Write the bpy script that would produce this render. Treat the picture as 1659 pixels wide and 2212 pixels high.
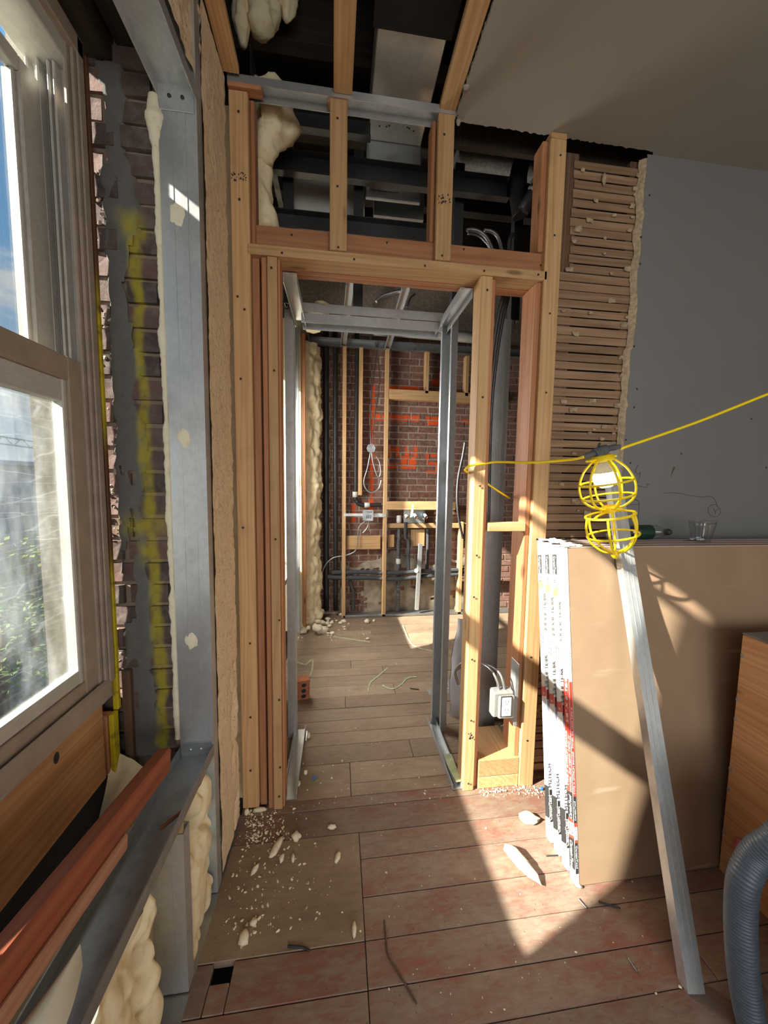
import bpy, math, random
from mathutils import Vector, Matrix, noise

for _o in list(bpy.data.objects):
    bpy.data.objects.remove(_o)
SC = bpy.context.scene
COL = SC.collection
RND = random.Random(7)

# ------------------------------------------------------------------ camera
FPX, CXP, CYP, CAMH = 771.29, 829.5, 1106.0, 1.5
YAW, PITCH, ROLL = .126757927, .0845001889, .0144138432
_cy, _sy, _cp, _sp, _cr, _sr = (math.cos(YAW), math.sin(YAW), math.cos(PITCH), math.sin(PITCH), math.cos(ROLL), math.sin(ROLL))
WV = Vector((_sy*_cp, _cy*_cp, -_sp))
_r0 = Vector((_cy, -_sy, 0)); _u0 = _r0.cross(WV)
RV = _cr*_r0 + _sr*_u0
UV = -_sr*_r0 + _cr*_u0
CP = Vector((0, 0, CAMH))
cam = bpy.data.cameras.new('camera')
camo = bpy.data.objects.new('camera', cam); COL.objects.link(camo)
camo.matrix_world = Matrix(((RV.x, UV.x, -WV.x, 0), (RV.y, UV.y, -WV.y, 0), (RV.z, UV.z, -WV.z, CAMH), (0, 0, 0, 1)))
cam.sensor_fit = 'VERTICAL'; cam.sensor_height = 36.0; cam.sensor_width = 27.0
cam.lens = FPX / 2212.0 * 36.0
cam.clip_start = .02; cam.clip_end = 400
SC.camera = camo


def P(x, y, X=None, Y=None, Z=None):
    """world point seen at photo pixel x, y on one of the planes of the room (survey of the photograph)"""
    d = WV + RV*((x-CXP)/FPX) - UV*((y-CYP)/FPX)
    t = X/d.x if X is not None else (Y/d.y if Y is not None else (Z-CAMH)/d.z)
    return CP + t*d


# ------------------------------------------------------------------ view + world + lights
SC.view_settings.view_transform = 'Standard'
SC.view_settings.look = 'None'
SC.view_settings.gamma = 1.0
SC.view_settings.use_curve_mapping = False
SC.view_settings.exposure = 0.26
SC.cycles.use_denoising = True
SC.cycles.max_bounces = 10
SC.cycles.diffuse_bounces = 6
SC.cycles.glossy_bounces = 4
SC.cycles.transmission_bounces = 6
SC.cycles.transparent_max_bounces = 10
SC.cycles.sample_clamp_indirect = 6.0
SC.cycles.caustics_reflective = False
SC.cycles.caustics_refractive = False


class NT:
    """tiny node-tree writer"""
    def __init__(s, tree):
        s.t = tree; s.n = tree.nodes; s.l = tree.links

    def add(s, kind, **kw):
        nd = s.n.new(kind)
        for k, v in kw.items():
            if k[0] == 'i' and k[1:].isdigit():
                nd.inputs[int(k[1:])].default_value = v
            else:
                setattr(nd, k, v)
        return nd

    def link(s, a, b):
        s.l.new(a, b)

    def val(s, a, sock):
        if hasattr(a, 'node'):
            s.link(a, sock)
        else:
            sock.default_value = a

    def math(s, op, a, b=0.0, clamp=False):
        nd = s.n.new('ShaderNodeMath'); nd.operation = op; nd.use_clamp = clamp
        s.val(a, nd.inputs[0]); s.val(b, nd.inputs[1])
        return nd.outputs[0]

    def vmul(s, v, xyz):
        nd = s.n.new('ShaderNodeMapping'); nd.inputs['Scale'].default_value = xyz
        s.link(v, nd.inputs[0]); return nd.outputs[0]

    def vadd(s, a, b):
        nd = s.n.new('ShaderNodeVectorMath'); nd.operation = 'ADD'
        s.val(a, nd.inputs[0]); s.val(b, nd.inputs[1]); return nd.outputs[0]

    def noise(s, v, scale, detail=3, rough=.55, dist=0.0):
        nd = s.n.new('ShaderNodeTexNoise')
        nd.inputs['Scale'].default_value = scale; nd.inputs['Detail'].default_value = detail
        nd.inputs['Roughness'].default_value = rough; nd.inputs['Distortion'].default_value = dist
        if v is not None:
            s.link(v, nd.inputs['Vector'])
        return nd.outputs[0]

    def voro(s, v, scale, feature='F1'):
        nd = s.n.new('ShaderNodeTexVoronoi'); nd.feature = feature
        nd.inputs['Scale'].default_value = scale
        s.link(v, nd.inputs['Vector']); return nd

    def ramp(s, f, stops):
        nd = s.n.new('ShaderNodeValToRGB')
        el = nd.color_ramp.elements
        while len(el) < len(stops):
            el.new(.5)
        for e, (p, c) in zip(el, stops):
            e.position = p; e.color = (*c, 1) if len(c) == 3 else c
        s.val(f, nd.inputs[0]); return nd.outputs[0]

    def sstep(s, f, a, b):
        nd = s.n.new('ShaderNodeMapRange'); nd.interpolation_type = 'SMOOTHSTEP'
        s.val(f, nd.inputs[0]); nd.inputs[1].default_value = a; nd.inputs[2].default_value = b
        return nd.outputs[0]

    def mix(s, f, a, b, mode='MIX'):
        nd = s.n.new('ShaderNodeMix'); nd.data_type = 'RGBA'; nd.blend_type = mode
        s.val(f, nd.inputs[0])
        for q, sock in ((a, nd.inputs[6]), (b, nd.inputs[7])):
            if hasattr(q, 'node'):
                s.link(q, sock)
            else:
                sock.default_value = (*q, 1)
        return nd.outputs[2]


world = bpy.data.worlds.new('sky'); SC.world = world; world.use_nodes = True
wt = NT(world.node_tree); wt.n.clear()
wc = wt.add('ShaderNodeTexCoord').outputs['Generated']
wsep = wt.add('ShaderNodeSeparateXYZ'); wt.link(wc, wsep.inputs[0])
wcol = wt.ramp(wsep.outputs[2], [(0.0, (.72, .80, .86)), (.10, (.62, .78, .92)), (.42, (.22, .52, .90)), (1.0, (.13, .38, .80))])
wn = wt.noise(wt.vmul(wc, (1.0, 1.0, 2.2)), 3.1, 6, .58, .2)
wcl = wt.sstep(wn, .50, .64)
wcol = wt.mix(wcl, wcol, (.95, .96, .97))
wbg = wt.add('ShaderNodeBackground'); wbg.inputs[1].default_value = .85
wt.link(wcol, wbg.inputs[0])
wo = wt.add('ShaderNodeOutputWorld'); wt.link(wbg.outputs[0], wo.inputs[0])

SUN_DIR = Vector((1.0, .36, -.70))
sl = bpy.data.lights.new('sun', 'SUN'); sl.energy = 20.5; sl.angle = math.radians(.9); sl.color = (1.0, .93, .80)
so = bpy.data.objects.new('sun', sl); COL.objects.link(so)
so.rotation_euler = SUN_DIR.to_track_quat('-Z', 'Y').to_euler(); so.location = (-6, -2, 7)


def area(name, loc, direction, sx, sy, energy, color):
    l = bpy.data.lights.new(name, 'AREA'); l.shape = 'RECTANGLE'; l.size = sx; l.size_y = sy
    l.energy = energy; l.color = color
    o = bpy.data.objects.new(name, l); COL.objects.link(o)
    o.location = loc; o.rotation_euler = Vector(direction).to_track_quat('-Z', 'Z').to_euler()
    return o


# added fill lamps: two behind the camera, one just inside the back room window
area('rear_fill', (.7, -2.75, 1.5), (0, 1, -.42), 2.6, 1.5, 48, (1.0, .97, .92))
area('left_rear_fill', (-.70, -1.5, 1.75), (1, .1, -.35), 1.0, 1.9, 24, (1.0, .98, .95))
area('back_room_fill', (-.72, 2.95, 1.75), (1, 0, -.40), .9, 1.7, 78, (1.0, .98, .94))

# ------------------------------------------------------------------ helpers
WM = {}


def put(name, data, parent=None, M=None):
    o = bpy.data.objects.new(name, data); COL.objects.link(o)
    M = M or Matrix.Identity(4)
    if parent is not None:
        o.parent = parent
        o.matrix_basis = WM[parent.name].inverted() @ M
    else:
        o.matrix_basis = M
    WM[o.name] = M.copy()
    return o


def tag(o, label=None, cat=None, group=None, kind=None):
    if label: o['label'] = label
    if cat: o['category'] = cat
    if group: o['group'] = group
    if kind: o['kind'] = kind
    return o


def thing(name, label, cat, loc=(0, 0, 0), group=None):
    return tag(put(name, None, None, Matrix.Translation(Vector(loc))), label, cat, group)


class MB:
    def __init__(s):
        s.v = []; s.f = []; s.m = []; s.mi = 0; s.sm = []

    def face(s, idx, smooth=False):
        s.f.append(tuple(idx)); s.m.append(s.mi); s.sm.append(smooth)

    def box(s, a, b, M=None):
        n = len(s.v)
        for z in (a[2], b[2]):
            for x, y in ((a[0], a[1]), (b[0], a[1]), (b[0], b[1]), (a[0], b[1])):
                p = Vector((x, y, z)); s.v.append(M @ p if M else p)
        for q in ((3, 2, 1, 0), (4, 5, 6, 7), (0, 1, 5, 4), (1, 2, 6, 5), (2, 3, 7, 6), (3, 0, 4, 7)):
            s.face([n+i for i in q])
        return s

    def cbox(s, a, b, c=.002, M=None, jit=0.0, rnd=RND):
        """box with chamfered edges"""
        a = Vector(a); b = Vector(b); mid = (a+b)/2; h = (b-a)/2
        c = min(c, h.x*.9, h.y*.9, h.z*.9)
        n = len(s.v); ix = {}
        for sx in (-1, 1):
            for sy in (-1, 1):
                for sz in (-1, 1):
                    j = Vector((rnd.uniform(-jit, jit), rnd.uniform(-jit, jit), rnd.uniform(-jit, jit))) if jit else Vector((0, 0, 0))
                    for ax in range(3):
                        q = Vector((sx*h.x, sy*h.y, sz*h.z))
                        for k in range(3):
                            if k != ax:
                                q[k] -= (sx, sy, sz)[k]*c
                        ix[(sx, sy, sz, ax)] = len(s.v)
                        p = mid + q + j
                        s.v.append(M @ p if M else p)
        def key(ax, sg, u, w):
            l = [0, 0, 0]; l[ax] = sg; o = [k for k in range(3) if k != ax]
            l[o[0]] = u; l[o[1]] = w; return tuple(l)
        for ax in range(3):
            for sg in (-1, 1):
                q = [ix[key(ax, sg, u, w) + (ax,)] for u, w in ((-1, -1), (1, -1), (1, 1), (-1, 1))]
                if (sg == 1) == (ax == 1): q.reverse()
                s.face(q)
        for ax in range(3):                       # edges running along ax
            o = [k for k in range(3) if k != ax]
            for u in (-1, 1):
                for w in (-1, 1):
                    k0 = [0, 0, 0]; k0[ax] = -1; k0[o[0]] = u; k0[o[1]] = w
                    k1 = list(k0); k1[ax] = 1
                    q = [ix[tuple(k0)+(o[0],)], ix[tuple(k1)+(o[0],)], ix[tuple(k1)+(o[1],)], ix[tuple(k0)+(o[1],)]]
                    if (u*w == 1) == (ax != 1): q.reverse()
                    s.face(q)
        for sx in (-1, 1):
            for sy in (-1, 1):
                for sz in (-1, 1):
                    q = [ix[(sx, sy, sz, k)] for k in range(3)]
                    if sx*sy*sz < 0: q.reverse()
                    s.face(q)
        return s

    def tube(s, pts, r, n=10, cap=True, rr=None, smooth=True):
        pts = [Vector(p) for p in pts]
        base = len(s.v); up = None
        for i, p in enumerate(pts):
            t = (pts[min(i+1, len(pts)-1)] - pts[max(i-1, 0)]).normalized()
            if up is None:
                up = Vector((0, 0, 1)) if abs(t.z) < .9 else Vector((1, 0, 0))
            a = t.cross(up)
            if a.length < 1e-6: a = t.cross(Vector((0, 1, 0)))
            a.normalize(); b = t.cross(a).normalized(); up = -b if False else a.cross(t)
            ri = rr[i] if rr else r
            for k in range(n):
                an = 2*math.pi*k/n
                s.v.append(p + a*(ri*math.cos(an)) + b*(ri*math.sin(an)))
        for i in range(len(pts)-1):
            for k in range(n):
                k2 = (k+1) % n
                s.face((base+i*n+k, base+i*n+k2, base+(i+1)*n+k2, base+(i+1)*n+k), smooth)
        if cap:
            s.face([base+k for k in reversed(range(n))])
            s.face([base+(len(pts)-1)*n+k for k in range(n)])
        return s

    def lathe(s, prof, n=24, M=None, smooth=True):
        """prof: (r, z) pairs turned about local z"""
        base = len(s.v)
        for r, z in prof:
            for k in range(n):
                p = Vector((r*math.cos(2*math.pi*k/n), r*math.sin(2*math.pi*k/n), z))
                s.v.append(M @ p if M else p)
        for i in range(len(prof)-1):
            for k in range(n):
                k2 = (k+1) % n
                s.face((base+i*n+k, base+i*n+k2, base+(i+1)*n+k2, base+(i+1)*n+k), smooth)
        return s

    def prism(s, poly, z0, z1, M=None):
        n = len(s.v); k = len(poly)
        for z in (z0, z1):
            for x, y in poly:
                p = Vector((x, y, z)); s.v.append(M @ p if M else p)
        s.face([n+i for i in reversed(range(k))]); s.face([n+k+i for i in range(k)])
        for i in range(k):
            j = (i+1) % k
            s.face((n+i, n+j, n+k+j, n+k+i))
        return s

    def grid(s, nu, nv, fn, smooth=True, keep=None):
        base = len(s.v)
        for j in range(nv+1):
            for i in range(nu+1):
                s.v.append(fn(i/nu, j/nv))
        for j in range(nv):
            for i in range(nu):
                if keep and not keep((i+.5)/nu, (j+.5)/nv): continue
                s.face((base+j*(nu+1)+i, base+j*(nu+1)+i+1, base+(j+1)*(nu+1)+i+1, base+(j+1)*(nu+1)+i), smooth)
        return s

    def mesh(s, name, mat):
        me = bpy.data.meshes.new(name)
        me.from_pydata([tuple(v) for v in s.v], [], s.f)
        for m in (mat if isinstance(mat, (list, tuple)) else [mat]):
            me.materials.append(m)
        me.polygons.foreach_set('material_index', s.m)
        me.polygons.foreach_set('use_smooth', s.sm)
        me.update()
        return me

    def put(s, name, mat, parent=None, M=None):
        return put(name, s.mesh(name, mat), parent, M)


def axes(o, z, x):
    z = Vector(z).normalized(); x = Vector(x); x = (x - z*x.dot(z)).normalized(); y = z.cross(x)
    return Matrix(((x.x, y.x, z.x, o[0]), (x.y, y.y, z.y, o[1]), (x.z, y.z, z.z, o[2]), (0, 0, 0, 1)))


def lumber(name, mat, parent, a, b, c=.003, ax=None):
    """axis-aligned board between two corners; its local z runs along its length so the grain follows it"""
    a = Vector(a); b = Vector(b)
    lo = Vector(map(min, a, b)); hi = Vector(map(max, a, b)); d = hi-lo; mid = (lo+hi)/2
    ax = max(range(3), key=lambda k: d[k]) if ax is None else ax
    M = {2: axes(mid, (0, 0, 1), (1, 0, 0)), 0: axes(mid, (1, 0, 0), (0, 1, 0)), 1: axes(mid, (0, 1, 0), (0, 0, 1))}[ax]
    h = {2: (d.x, d.y, d.z), 0: (d.y, d.z, d.x), 1: (d.z, d.x, d.y)}[ax]
    return MB().cbox([-q/2 for q in h], [q/2 for q in h], c).put(name, mat, parent, M)


def beam(name, mat, parent, p0, p1, w, t, side, c=.003):
    """board from p0 to p1, w wide along `side`, t thick"""
    p0 = Vector(p0); p1 = Vector(p1)
    M = axes((p0+p1)/2, p1-p0, side); L = (p1-p0).length
    return MB().cbox((-w/2, -t/2, -L/2), (w/2, t/2, L/2), c).put(name, mat, parent, M)


def cstud(name, mat, parent, o, z, x, L, w=.092, f=.038, lip=.0, t=.003, skip=()):
    """steel channel: web w wide along local x at y=0, flanges f deep along local y, L long along z"""
    b = MB()
    b.box((0, 0, 0), (w, t, L))
    b.box((0, t, 0), (t, f, L)); b.box((w-t, t, 0), (w, f, L))
    if lip:
        b.box((t, f-t, 0), (lip, f, L)); b.box((w-lip, f-t, 0), (w-t, f, L))
    b.box((w*.30, -.0012, 0), (w*.34, 0, L)); b.box((w*.66, -.0012, 0), (w*.70, 0, L))    # rolled ribs of the web
    return b.put(name, mat, parent, axes(o, z, x))


def spline(pts, n=12):
    pts = [Vector(p) for p in pts]; out = []
    for i in range(len(pts)-1):
        a, b, c, d = pts[max(i-1, 0)], pts[i], pts[i+1], pts[min(i+2, len(pts)-1)]
        for k in range(n):
            t = k/n
            out.append(.5*((2*b) + (c-a)*t + (2*a-5*b+4*c-d)*t*t + (3*b-a-3*c+d)*t**3))
    out.append(pts[-1]); return out


def resample(pts, step):
    out = [pts[0].copy()]; acc = 0.0
    for a, b in zip(pts, pts[1:]):
        L = (b-a).length
        if L < 1e-9: continue
        s = step-acc
        while s <= L:
            out.append(a+(b-a)*(s/L)); s += step
        acc = (acc+L) % step
    return out


def armored(mb, pts, r, pitch=.006, n=8):
    q = resample(spline(pts, 16), pitch/2)
    return mb.tube(q, r, n, True, [r if i % 2 else r*.80 for i in range(len(q))])


def fbm(p, s, o=4):
    return noise.fractal(Vector(p)*s, 1.0, 2.0, o)


def dome(p, s):
    d = noise.voronoi(Vector(p)*s)[0][0]
    return math.sqrt(max(0.0, 1-(d/.8)**2))


def lump(name, mat, parent, loc, size, seed, sub=3, rough=.35, M=None):
    """irregular torn chunk"""
    n, mm = 10 if sub > 2 else 7, 6 if sub > 2 else 4
    b = MB(); r = random.Random(seed); off = Vector((r.random()*50, r.random()*50, r.random()*50))
    idx = []
    for j in range(mm+1):
        th = math.pi*j/mm; row = []
        for i in range(n):
            if j in (0, mm) and i: row.append(row[0]); continue
            ph = 2*math.pi*i/n
            d = Vector((math.sin(th)*math.cos(ph), math.sin(th)*math.sin(ph), math.cos(th)))
            k = 1 + rough*noise.noise(d*1.7+off) + rough*.6*noise.noise(d*4+off)
            row.append(len(b.v)); b.v.append(Vector((d.x*size[0]*k, d.y*size[1]*k, d.z*size[2]*k)))
        idx.append(row)
    for j in range(mm):
        for i in range(n):
            q = [idx[j][i], idx[j+1][i], idx[j+1][(i+1) % n], idx[j][(i+1) % n]]
            u = []
            for k in q:
                if k not in u: u.append(k)
            if len(u) > 2: b.face(u, sub > 2)
    return b.put(name, mat, parent, M or Matrix.Translation(Vector(loc)))


def text_mesh(s, size, mat, shear=0.0, width=None):
    cu = bpy.data.curves.new('t', 'FONT'); cu.body = s; cu.size = size; cu.align_x = 'LEFT'; cu.shear = shear
    cu.extrude = .0002; cu.resolution_u = 2
    o = bpy.data.objects.new('t', cu)
    COL.objects.link(o)
    dg = bpy.context.evaluated_depsgraph_get()
    me = bpy.data.meshes.new_from_object(o.evaluated_get(dg))
    bpy.data.objects.remove(o); bpy.data.curves.remove(cu)
    if width and len(me.vertices):
        xs = [v.co.x for v in me.vertices]; k = width/(max(xs)-min(xs)); x0 = min(xs)
        for v in me.vertices: v.co.x = (v.co.x-x0)*k
    me.materials.clear(); me.materials.append(mat)
    return me


# ------------------------------------------------------------------ materials
def newmat(name):
    m = bpy.data.materials.new(name); m.use_nodes = True
    t = NT(m.node_tree); bs = t.n['Principled BSDF']
    return m, t, bs


def bump(t, bs, h, strength=.3, dist=.01):
    b = t.add('ShaderNodeBump'); b.inputs['Strength'].default_value = strength; b.inputs['Distance'].default_value = dist
    t.link(h, b.inputs['Height']); t.link(b.outputs[0], bs.inputs['Normal'])


def plain(name, col, rough=.6, metal=0.0, nz=0.12, scale=30, bmp=0.0, emit=None, coords='Object'):
    m, t, bs = newmat(name)
    tc = t.add('ShaderNodeTexCoord').outputs[coords]
    n = t.noise(tc, scale, 4)
    c = t.mix(t.sstep(n, .25, .75), tuple(max(0, q*(1-nz)) for q in col), tuple(min(1, q*(1+nz)) for q in col))
    t.link(c, bs.inputs['Base Color'])
    bs.inputs['Roughness'].default_value = rough; bs.inputs['Metallic'].default_value = metal
    if bmp: bump(t, bs, n, bmp, .004)
    if emit:
        bs.inputs['Emission Color'].default_value = (*emit[:3], 1); bs.inputs['Emission Strength'].default_value = emit[3]
    return m


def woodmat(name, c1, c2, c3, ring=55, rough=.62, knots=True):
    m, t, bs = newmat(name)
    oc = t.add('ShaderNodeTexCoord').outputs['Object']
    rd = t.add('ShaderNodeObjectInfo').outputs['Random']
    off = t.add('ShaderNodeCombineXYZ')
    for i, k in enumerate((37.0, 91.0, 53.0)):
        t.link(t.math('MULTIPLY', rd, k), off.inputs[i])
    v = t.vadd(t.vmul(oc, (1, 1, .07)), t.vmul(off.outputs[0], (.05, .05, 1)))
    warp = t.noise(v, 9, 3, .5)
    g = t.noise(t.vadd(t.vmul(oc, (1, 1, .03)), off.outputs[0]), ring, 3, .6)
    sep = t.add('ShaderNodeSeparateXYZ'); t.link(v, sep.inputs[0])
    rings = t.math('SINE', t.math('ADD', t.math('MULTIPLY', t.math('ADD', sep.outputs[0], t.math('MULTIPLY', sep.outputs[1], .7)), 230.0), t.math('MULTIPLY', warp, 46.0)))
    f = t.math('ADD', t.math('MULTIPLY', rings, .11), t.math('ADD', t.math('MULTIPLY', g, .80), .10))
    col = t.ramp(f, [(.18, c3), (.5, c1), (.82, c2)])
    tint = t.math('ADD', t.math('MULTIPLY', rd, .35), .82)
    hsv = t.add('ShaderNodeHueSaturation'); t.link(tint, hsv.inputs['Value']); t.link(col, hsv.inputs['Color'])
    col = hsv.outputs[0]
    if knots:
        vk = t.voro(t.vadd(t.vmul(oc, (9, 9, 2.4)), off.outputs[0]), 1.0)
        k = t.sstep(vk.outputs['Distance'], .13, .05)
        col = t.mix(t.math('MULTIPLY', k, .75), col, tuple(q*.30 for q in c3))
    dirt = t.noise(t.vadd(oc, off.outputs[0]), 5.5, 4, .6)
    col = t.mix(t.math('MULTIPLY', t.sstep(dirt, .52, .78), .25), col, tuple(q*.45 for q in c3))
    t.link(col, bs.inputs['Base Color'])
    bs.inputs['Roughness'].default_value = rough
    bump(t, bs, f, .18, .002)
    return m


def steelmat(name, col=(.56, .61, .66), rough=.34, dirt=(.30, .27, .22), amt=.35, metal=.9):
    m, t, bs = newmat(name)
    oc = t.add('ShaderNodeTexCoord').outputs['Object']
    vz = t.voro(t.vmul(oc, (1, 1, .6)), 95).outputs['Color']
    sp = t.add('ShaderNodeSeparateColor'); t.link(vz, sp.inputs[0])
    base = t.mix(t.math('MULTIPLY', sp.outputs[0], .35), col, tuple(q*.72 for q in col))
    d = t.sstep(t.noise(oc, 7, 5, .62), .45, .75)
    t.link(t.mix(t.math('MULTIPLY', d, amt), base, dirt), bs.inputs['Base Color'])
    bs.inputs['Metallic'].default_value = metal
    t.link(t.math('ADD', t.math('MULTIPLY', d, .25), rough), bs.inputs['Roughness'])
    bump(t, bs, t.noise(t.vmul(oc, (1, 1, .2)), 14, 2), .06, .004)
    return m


def foammat(name, c1, c2, pits=True):
    m, t, bs = newmat(name)
    oc = t.add('ShaderNodeNewGeometry').outputs['Position']
    n = t.noise(oc, 34, 5, .6)
    col = t.ramp(n, [(.22, c2), (.45, c1), (.8, tuple(min(1, q*1.06) for q in c1))])
    if pits:
        vd = t.voro(t.vadd(oc, (0, 0, 0)), 75).outputs['Distance']
        pit = t.math('MULTIPLY', t.sstep(vd, .34, .12), t.sstep(t.noise(oc, 30, 2), .42, .62))
        col = t.mix(t.math('MULTIPLY', pit, .6), col, tuple(q*.45 for q in c2))
        bump(t, bs, t.math('SUBTRACT', t.noise(oc, 55, 4, .6), t.math('MULTIPLY', pit, .6)), .55, .01)
    else:
        bump(t, bs, t.noise(oc, 26, 3, .5), .18, .01)
    t.link(col, bs.inputs['Base Color'])
    bs.inputs['Roughness'].default_value = .72
    bs.inputs['Subsurface Weight'].default_value = 0.0
    return m


PINE = woodmat('pine_lumber', (.55, .335, .155), (.63, .41, .21), (.43, .235, .095))
FIR = woodmat('red_fir_lumber', (.43, .19, .085), (.52, .25, .12), (.33, .125, .05))
OLDWOOD = woodmat('old_rough_lumber', (.115, .065, .035), (.17, .10, .06), (.06, .033, .02), 40, .8, False)
LATHM = woodmat('old_wood_lath', (.29, .18, .105), (.36, .24, .15), (.19, .11, .06), 60, .82, False)
DARKWOOD = woodmat('darkened_timber', (.030, .020, .013), (.045, .03, .02), (.015, .01, .007), 40, .9, False)  # near-black wood colour with the attic's shade put into it
PLYWOOD = woodmat('fir_plywood', (.56, .28, .125), (.66, .38, .18), (.42, .18, .07), 22, .5)
SPLINT = woodmat('pale_splintered_plank', (.40, .20, .12), (.48, .27, .17), (.28, .12, .07), 35, .75, False)
REDPAINT = woodmat('red_stained_plank', (.27, .070, .030), (.34, .10, .042), (.17, .042, .02), 35, .6, False)
STEEL = steelmat('galvanised_steel', (.60, .62, .63), .36, (.30, .27, .22), .35, .68)
STEELD = steelmat('dull_galvanised_steel', (.42, .44, .45), .42, (.16, .14, .11), .5)
STEELB = steelmat('shade_darkened_steel', (.10, .102, .104), .5, (.04, .036, .03), .6)  # steel darkened in its colour to look unlit above the doorway
DUCT = steelmat('bright_sheet_metal', (.74, .73, .68), .30, (.45, .40, .33), .3, .5)
FOAM = foammat('cut_spray_foam', (.84, .67, .45), (.66, .47, .26))
FOAMB = foammat('cured_spray_foam', (.86, .75, .50), (.72, .56, .30), False)
FOAMP = foammat('pale_foam_crumb', (.80, .72, .54), (.62, .50, .32), False)
BLACKPIPE = plain('black_cast_iron', (.018, .018, .019), .5, 0, .3, 20, .1)
FOAMPIPE = plain('grey_pipe_insulation', (.055, .057, .062), .85, 0, .35, 140, .25)
ALU = steelmat('grey_white_window_vinyl', (.62, .60, .55), .38, (.35, .30, .22), .35, .15)
WVINYL = plain('taupe_window_paint', (.37, .30, .24), .5, 0, .12, 14, .03)
MORTAR = plain('pale_mortar', (.42, .34, .27), .95, 0, .25, 40, .6)
PLASTER = plain('crumbling_plaster_edge', (.42, .33, .22), .95, 0, .25, 60, .8)
PAPER = plain('white_drywall_paper', (.80, .79, .76), .7, 0, .03, 20)
WHITE = plain('white_plastic', (.78, .78, .76), .4, 0, .03, 20)
INKK = plain('black_print', (.025, .025, .028), .6, 0, .1, 40)
INKG = plain('grey_print', (.25, .25, .25), .6, 0, .1, 40)
INKR = plain('red_print', (.62, .06, .035), .55, 0, .06, 30)
INKW = plain('white_print', (.82, .82, .8), .6, 0, .02, 30)
INKL = plain('lavender_print', (.55, .55, .70), .6, 0, .06, 30)
YELLOW = plain('yellow_plastic', (.98, .72, .012), .38, 0, .04, 30)
GREYP = plain('dark_grey_rubber', (.09, .095, .10), .6, 0, .1, 60)
INKD = plain('worn_black_print', (.06, .06, .062), .6, 0, .1, 40)
GREYBOX = plain('grey_cast_box', (.32, .315, .30), .5, .3, .06, 40)
GREEN = plain('green_plastic', (.006, .036, .022), .4, 0, .1, 40)
BLUE = plain('blue_tape', (.03, .16, .55), .5, 0, .1, 40)
PINK = plain('pink_plastic', (.55, .10, .16), .5, 0, .1, 40)
WBAG = plain('white_sack_paper', (.66, .64, .66), .7, 0, .06, 14, .2)
SCRAPW = plain('bare_splintered_wood', (.55, .38, .2), .8, 0, .2, 50)
CABLE = steelmat('armored_cable', (.46, .46, .46), .38, (.1, .09, .08), .5)
BLACKCABLE = steelmat('dark_armored_cable', (.16, .16, .16), .45, (.03, .03, .03), .5)
COPPER = plain('copper', (.62, .30, .16), .35, .9, .1, 40)
PVC = plain('pale_pvc_coupling', (.62, .60, .55), .45, 0, .1, 40)
DARK = plain('dark_attic_boards', (.022, .017, .013), .9, 0, .4, 9, .2)
HOSEM = plain('slate_blue_hose', (.075, .095, .12), .42, 0, .15, 60)
VAC = plain('vacuum_drum', (.20, .17, .14), .5, 0, .1, 20)
STONE = plain('pale_stone_reveal', (.21, .195, .165), .9, 0, .16, 34, .5)
CONC = plain('rough_concrete', (.36, .31, .24), .95, 0, .35, 9, .7)


def gyp_brown():
    m, t, bs = newmat('brown_drywall_paper')
    oc = t.add('ShaderNodeTexCoord').outputs['Object']
    n = t.noise(oc, 5, 5, .6)
    col = t.ramp(n, [(.25, (.285, .185, .112)), (.75, (.355, .24, .15))])
    s = t.noise(t.vmul(oc, (3.0, 1, 26)), 1.0, 5, .6)
    s2 = t.noise(oc, 3.3, 2)
    k = t.math('MULTIPLY', t.sstep(s, .58, .74), t.sstep(s2, .45, .62))
    col = t.mix(t.math('MULTIPLY', k, .5), col, (.55, .44, .33))
    sp = t.voro(oc, 34).outputs['Distance']
    col = t.mix(t.math('MULTIPLY', t.sstep(sp, .05, .03), .7), col, (.10, .06, .04))
    t.link(col, bs.inputs['Base Color']); bs.inputs['Roughness'].default_value = .75
    return m


GYPB = gyp_brown()


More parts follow.
